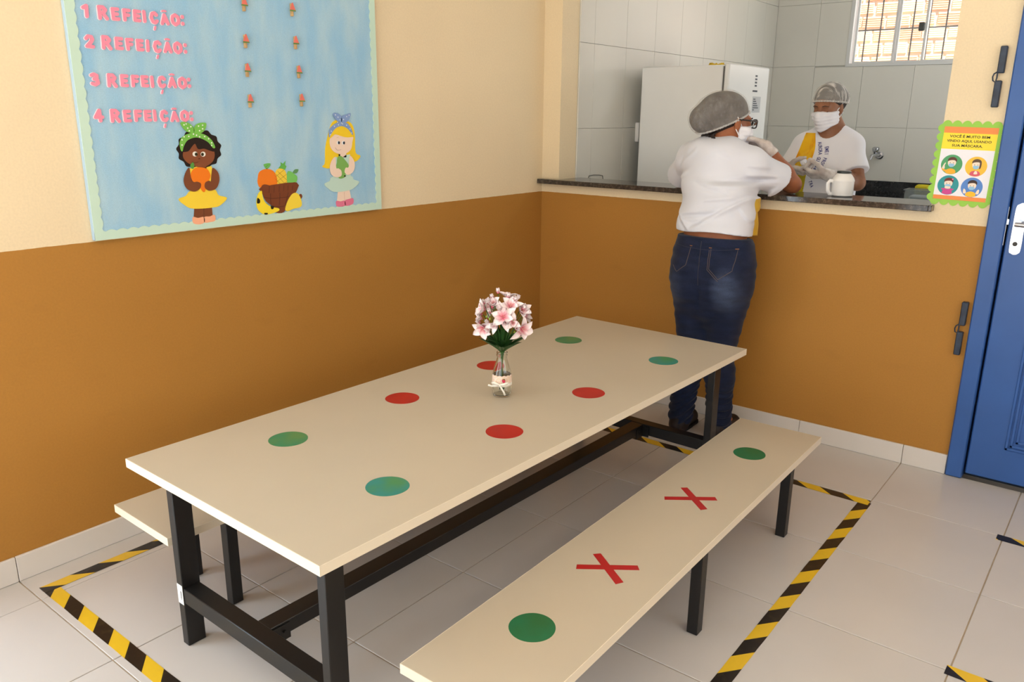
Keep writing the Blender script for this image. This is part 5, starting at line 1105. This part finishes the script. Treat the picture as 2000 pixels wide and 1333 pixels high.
glove(P1,Rw,Re,(-0.93,0.02,0.22),(-0.1,-0.75,-0.5),1,(0.35,0.4,0.45,0.5)); glove(P1,Lw,Le,(0.95,0.28,-0.02),(0.05,-0.2,-1),-1,(0.12,0.1,0.1,0.12))

# ================================================================== person behind the hatch, facing the room
P2=tag(empty('person',(1.33,0.66,0.0)),'person in white shirt with yellow fruit print and gloves standing behind the hatch','person')
neck2=np.array((1.345,0.655,1.405)); H2=Frame((1.322,0.612,1.525),(-0.13,-0.955,-0.24),sc=0.86); 
rS=np.array((1.212,0.665,1.345)); lS=np.array((1.442,0.660,1.348)); rE=np.array((1.135,0.610,1.165)); lE=np.array((1.512,0.590,1.165)); rW=np.array((1.215,0.420,1.228)); lW=np.array((1.418,0.425,1.206))
rd,rn=(0.90,-0.15,-0.10),(0.15,0.45,0.88); ld,ln_=(-0.95,-0.20,0.02),(-0.15,0.45,0.88)
F=Field((1.03,0.34,0.02),(1.64,0.86,1.68),0.0052)
head_sdf(F,H2)
F.cone(H2.p(0,-0.025,-0.05),neck2,0.050,0.054,0.03); F.cone(neck2,(1.335,0.665,1.31),0.056,0.075,0.04); F.cone(rS,lS,0.048,0.048,0.05)
F.cone((1.335,0.665,1.27),(1.335,0.67,1.08),0.120,0.105,0.06,((0,1,0),1.35)); F.cone((1.335,0.67,1.08),(1.335,0.67,0.86),0.115,0.150,0.05,((0,1,0),1.3))
for sh,el,wr in ((rS,rE,rW),(lS,lE,lW)): F.cone(sh,el,0.047,0.038,0.03); F.cone(el,el+(wr-el)*0.4,0.039,0.037,0.012); F.cone(el+(wr-el)*0.35,wr,0.037,0.026,0.02)
hand_sdf(F,rW,rd,rn,1,(0.55,0.60,0.62,0.65)); hand_sdf(F,lW,ld,ln_,-1,(0.60,0.64,0.68,0.72))
for sx in (-1,1):
    h=np.array((1.335+0.085*sx,0.67,0.82)); k_=np.array((1.335+0.085*sx,0.66,0.44)); a=np.array((1.335+0.085*sx,0.68,0.085))
    F.cone(h,k_,0.085,0.052,0.03); F.cone(k_,k_+(a-k_)*0.35,0.052,0.052,0.02); F.cone(k_+(a-k_)*0.3,a,0.052,0.034,0.03); F.cone(a,a+np.array((0,-0.12,-0.04)),0.03,0.022,0.02)
build(F,'body',M_SK2,P2)
def tee2():
    m=mat('white_tee_fruit_print_front',(230,228,234),0.85,0.15,sheen=0.15); n=NT(m); xyz,pos=n.sep()
    x,y,z=xyz
    # one long fruit shape down the wearer's right side of the chest
    xr=n.m('ADD',1.276,n.m('MULTIPLY',n.m('SINE',n.m('MULTIPLY',n.m('SUBTRACT',z,1.20),15.0)),0.020)); xl=n.rng(z,1.15,1.37,1.165,1.222)
    msk=n.m('MULTIPLY',n.m('MULTIPLY',n.m('MULTIPLY',n.m('LESS_THAN',x,xr),n.m('GREATER_THAN',x,xl)),n.m('LESS_THAN',y,0.665)),n.m('LESS_THAN',z,1.400))
    g=n.mix(n.rng(z,1.19,1.30),(212,190,36),(240,186,36)); g=n.mix(n.rng(n.noise(pos,16,3,(1.4,1,0.5)),0.52,0.68),g,(222,136,20)); sp=n.rng(n.noise(pos,42,3),0.66,0.70); g=n.mix(n.m('MULTIPLY',sp,n.m('LESS_THAN',z,1.27)),g,(110,80,20))
    n.base(n.mix(msk,(230,228,234),g)); n.bump(n.noise(pos,500,2),0.1,0.0006); return m
F=Field((1.05,0.44,0.86),(1.62,0.84,1.47),0.0050)
F.cone(rS+np.array((0.015,0,0.0)),lS+np.array((-0.015,0,0.0)),0.056,0.056,0.05); F.cone((1.300,0.660,1.385),(1.375,0.660,1.385),0.050,0.050,0.06)
F.cone((1.335,0.662,1.27),(1.335,0.668,1.08),0.140,0.138,0.06,((0,1,0),1.30)); F.cone((1.335,0.668,1.08),(1.335,0.67,0.88),0.140,0.165,0.05,((0,1,0),1.25))
for sx in (-1,1): F.ell((1.335+0.062*sx,0.580,1.225),(0.062,0.052,0.062),0.05)
for sh,el in ((rS,rE),(lS,lE)):
    e=(el-sh)/np.linalg.norm(el-sh); merge_sleeve(F,[(sh+(el-sh)*0.05,sh+(el-sh)*1.0,0.058,0.068,0.04)],e,sh+(el-sh)*0.70,0.035)
F.disp(wrinkle([(14,6,30,0.4,1.0),(-26,8,26,1.7,0.8),(40,10,-16,2.1,0.5),(6,20,62,0.2,0.4)],0.0020))
F.cut(lambda X,Y,Z: 0.89-Z)
F.ell(neck2+np.array((-0.005,-0.040,0.030)),(0.058,0.060,0.068),0.006,None,'s'); F.cone(neck2+np.array((-0.005,-0.09,0.0)),neck2+np.array((-0.008,-0.10,-0.045)),0.030,0.006,0.01,None,'s')
t2=build(F,'t_shirt',tee2(),P2)
tbv=BVHTree.FromPolygons([v.co[:] for v in t2.data.vertices],[p.vertices[:] for p in t2.data.polygons])
M_NAVY=mat('navy_print',(62,66,128),0.8)
def curved_text(s,pts,size):
    P=[Vector(p) for p in spline(pts,10,False)]; L=[0.0]
    for a,b in zip(P[:-1],P[1:]): L.append(L[-1]+(b-a).length)
    n=len(s)
    for i,ch in enumerate(s):
        if ch==' ': continue
        d=L[-1]*(i+0.5)/n; j=max(k for k in range(len(L)) if L[k]<=d); j=min(j,len(P)-2); t=(P[j+1]-P[j]).normalized(); c=P[j]+t*(d-L[j]); up=Vector((-t.y,t.x))
        me=text_mesh(ch,size,0.0,0.0006,res=2)
        for v in me.vertices:
            q=c+t*v.co.x*0.62+up*(v.co.y-size*0.35); h=tbv.ray_cast(Vector((q.x,0.2,q.y)),Vector((0,1,0))); v.co=(h[0]+Vector((0,-0.0012,0))) if h[0] else Vector((q.x,0.55,q.y))
        me.materials.append(M_NAVY); o=bpy.data.objects.new('print_letter',me); COL.objects.link(o); sub(o,t2)
curved_text('EMEI PROFª',[(1.352,1.338),(1.360,1.298),(1.354,1.262),(1.340,1.232)],0.026); curved_text('AURORA GUIMAR',[(1.312,1.358),(1.328,1.305),(1.324,1.262),(1.308,1.222)],0.026)
curved_text('TRA',[(1.292,1.165),(1.298,1.148),(1.306,1.132)],0.024)
F=Field((1.12,0.50,0.01),(1.56,0.86,0.98),0.0065)
F.cone((1.335,0.67,0.94),(1.335,0.67,0.76),0.170,0.190,0.05,((0,1,0),1.25))
for sx in (-1,1):
    h=np.array((1.335+0.085*sx,0.67,0.76)); k_=np.array((1.335+0.085*sx,0.66,0.44)); a=np.array((1.335+0.085*sx,0.68,0.075)); F.cone(h,k_,0.094,0.064,0.03); F.cone(k_,a,0.064,0.05,0.02)
F.cut(lambda X,Y,Z: np.maximum(Z-0.96,0.06-Z)); build(F,'jeans',denim(),P2)
for sx in (-1,1):
    F=Field((1.335+0.085*sx-0.07,0.46,0.0),(1.335+0.085*sx+0.07,0.76,0.12),0.005); F.cone((1.335+0.085*sx,0.70,0.040),(1.335+0.085*sx,0.54,0.034),0.038,0.036,0.02); F.cut(lambda X,Y,Z:np.maximum(0.001-Z,Z-0.09)); build(F,'shoe',mat('white_shoe',(220,218,214),0.6),P2)
hair_cap(H2,(0,-0.070,0.036,0.068),P2,0.30,0.026,M_CAP2)
face_mask(H2,P2,0.002,-0.125)
for s in (-1,1):
    kid(MB().tube([H2.p(0.014*s,0.0975,0.026),H2.p(0.030*s,0.0985,0.031),H2.p(0.047*s,0.086,0.025)],[0.0015,0.0020,0.0009],6).build('eyebrow',M_HAIR,smooth=True),P2)
    kid(MB().tube([H2.p(0.016*s,0.0925,-0.004),H2.p(0.030*s,0.0955,-0.008),H2.p(0.044*s,0.087,-0.004)],[0.0010,0.0016,0.0010],6).build('eyelashes',M_HAIR,smooth=True),P2)
    kid(MB().tube([H1.p(0.014*s,0.0975,0.026),H1.p(0.030*s,0.0985,0.031),H1.p(0.047*s,0.086,0.025)],[0.0022,0.0026,0.0012],6).build('eyebrow',M_HAIR,smooth=True),P1)
    kid(MB().sphere(H1.p(0.030*s,0.0925,0.001),0.0045,8,6).build('eye',mat('eye_dark',(40,28,24),0.2),smooth=True),P1)
kid(MB().tube([H2.p(-0.084,0.0,-0.034)+np.array([0,0.0045*math.cos(a),-0.005+0.0055*math.sin(a)]) for a in [2*PI*k/12 for k in range(13)]],0.0010,6).build('earring',M_CHROME,smooth=True),P2)
kid(MB().tube([H2.p(0.084,0.0,-0.034)+np.array([0,0.0045*math.cos(a),-0.005+0.0055*math.sin(a)]) for a in [2*PI*k/12 for k in range(13)]],0.0010,6).build('earring',M_CHROME,smooth=True),P2)
glove(P2,rW,rE,rd,rn,1,(0.55,0.60,0.62,0.65)); glove(P2,lW,lE,ld,ln_,-1,(0.60,0.64,0.68,0.72))
# the white cloth pinched between the gloved fingers
F=Field((1.24,0.30,1.17),(1.37,0.50,1.32),0.0035); F.ell((1.306,0.392,1.262),(0.020,0.014,0.018),0.01); F.ell((1.296,0.388,1.278),(0.013,0.010,0.010),0.012); F.disp(lambda X,Y,Z:0.003*np.sin(160*X+90*Z)*np.sin(140*Y-60*Z))
cl_=obj_me('cloth',F.mesh('cloth'),M_MASK); tag(cl_,'small crumpled white cloth held in gloved hands behind the hatch','cloth')
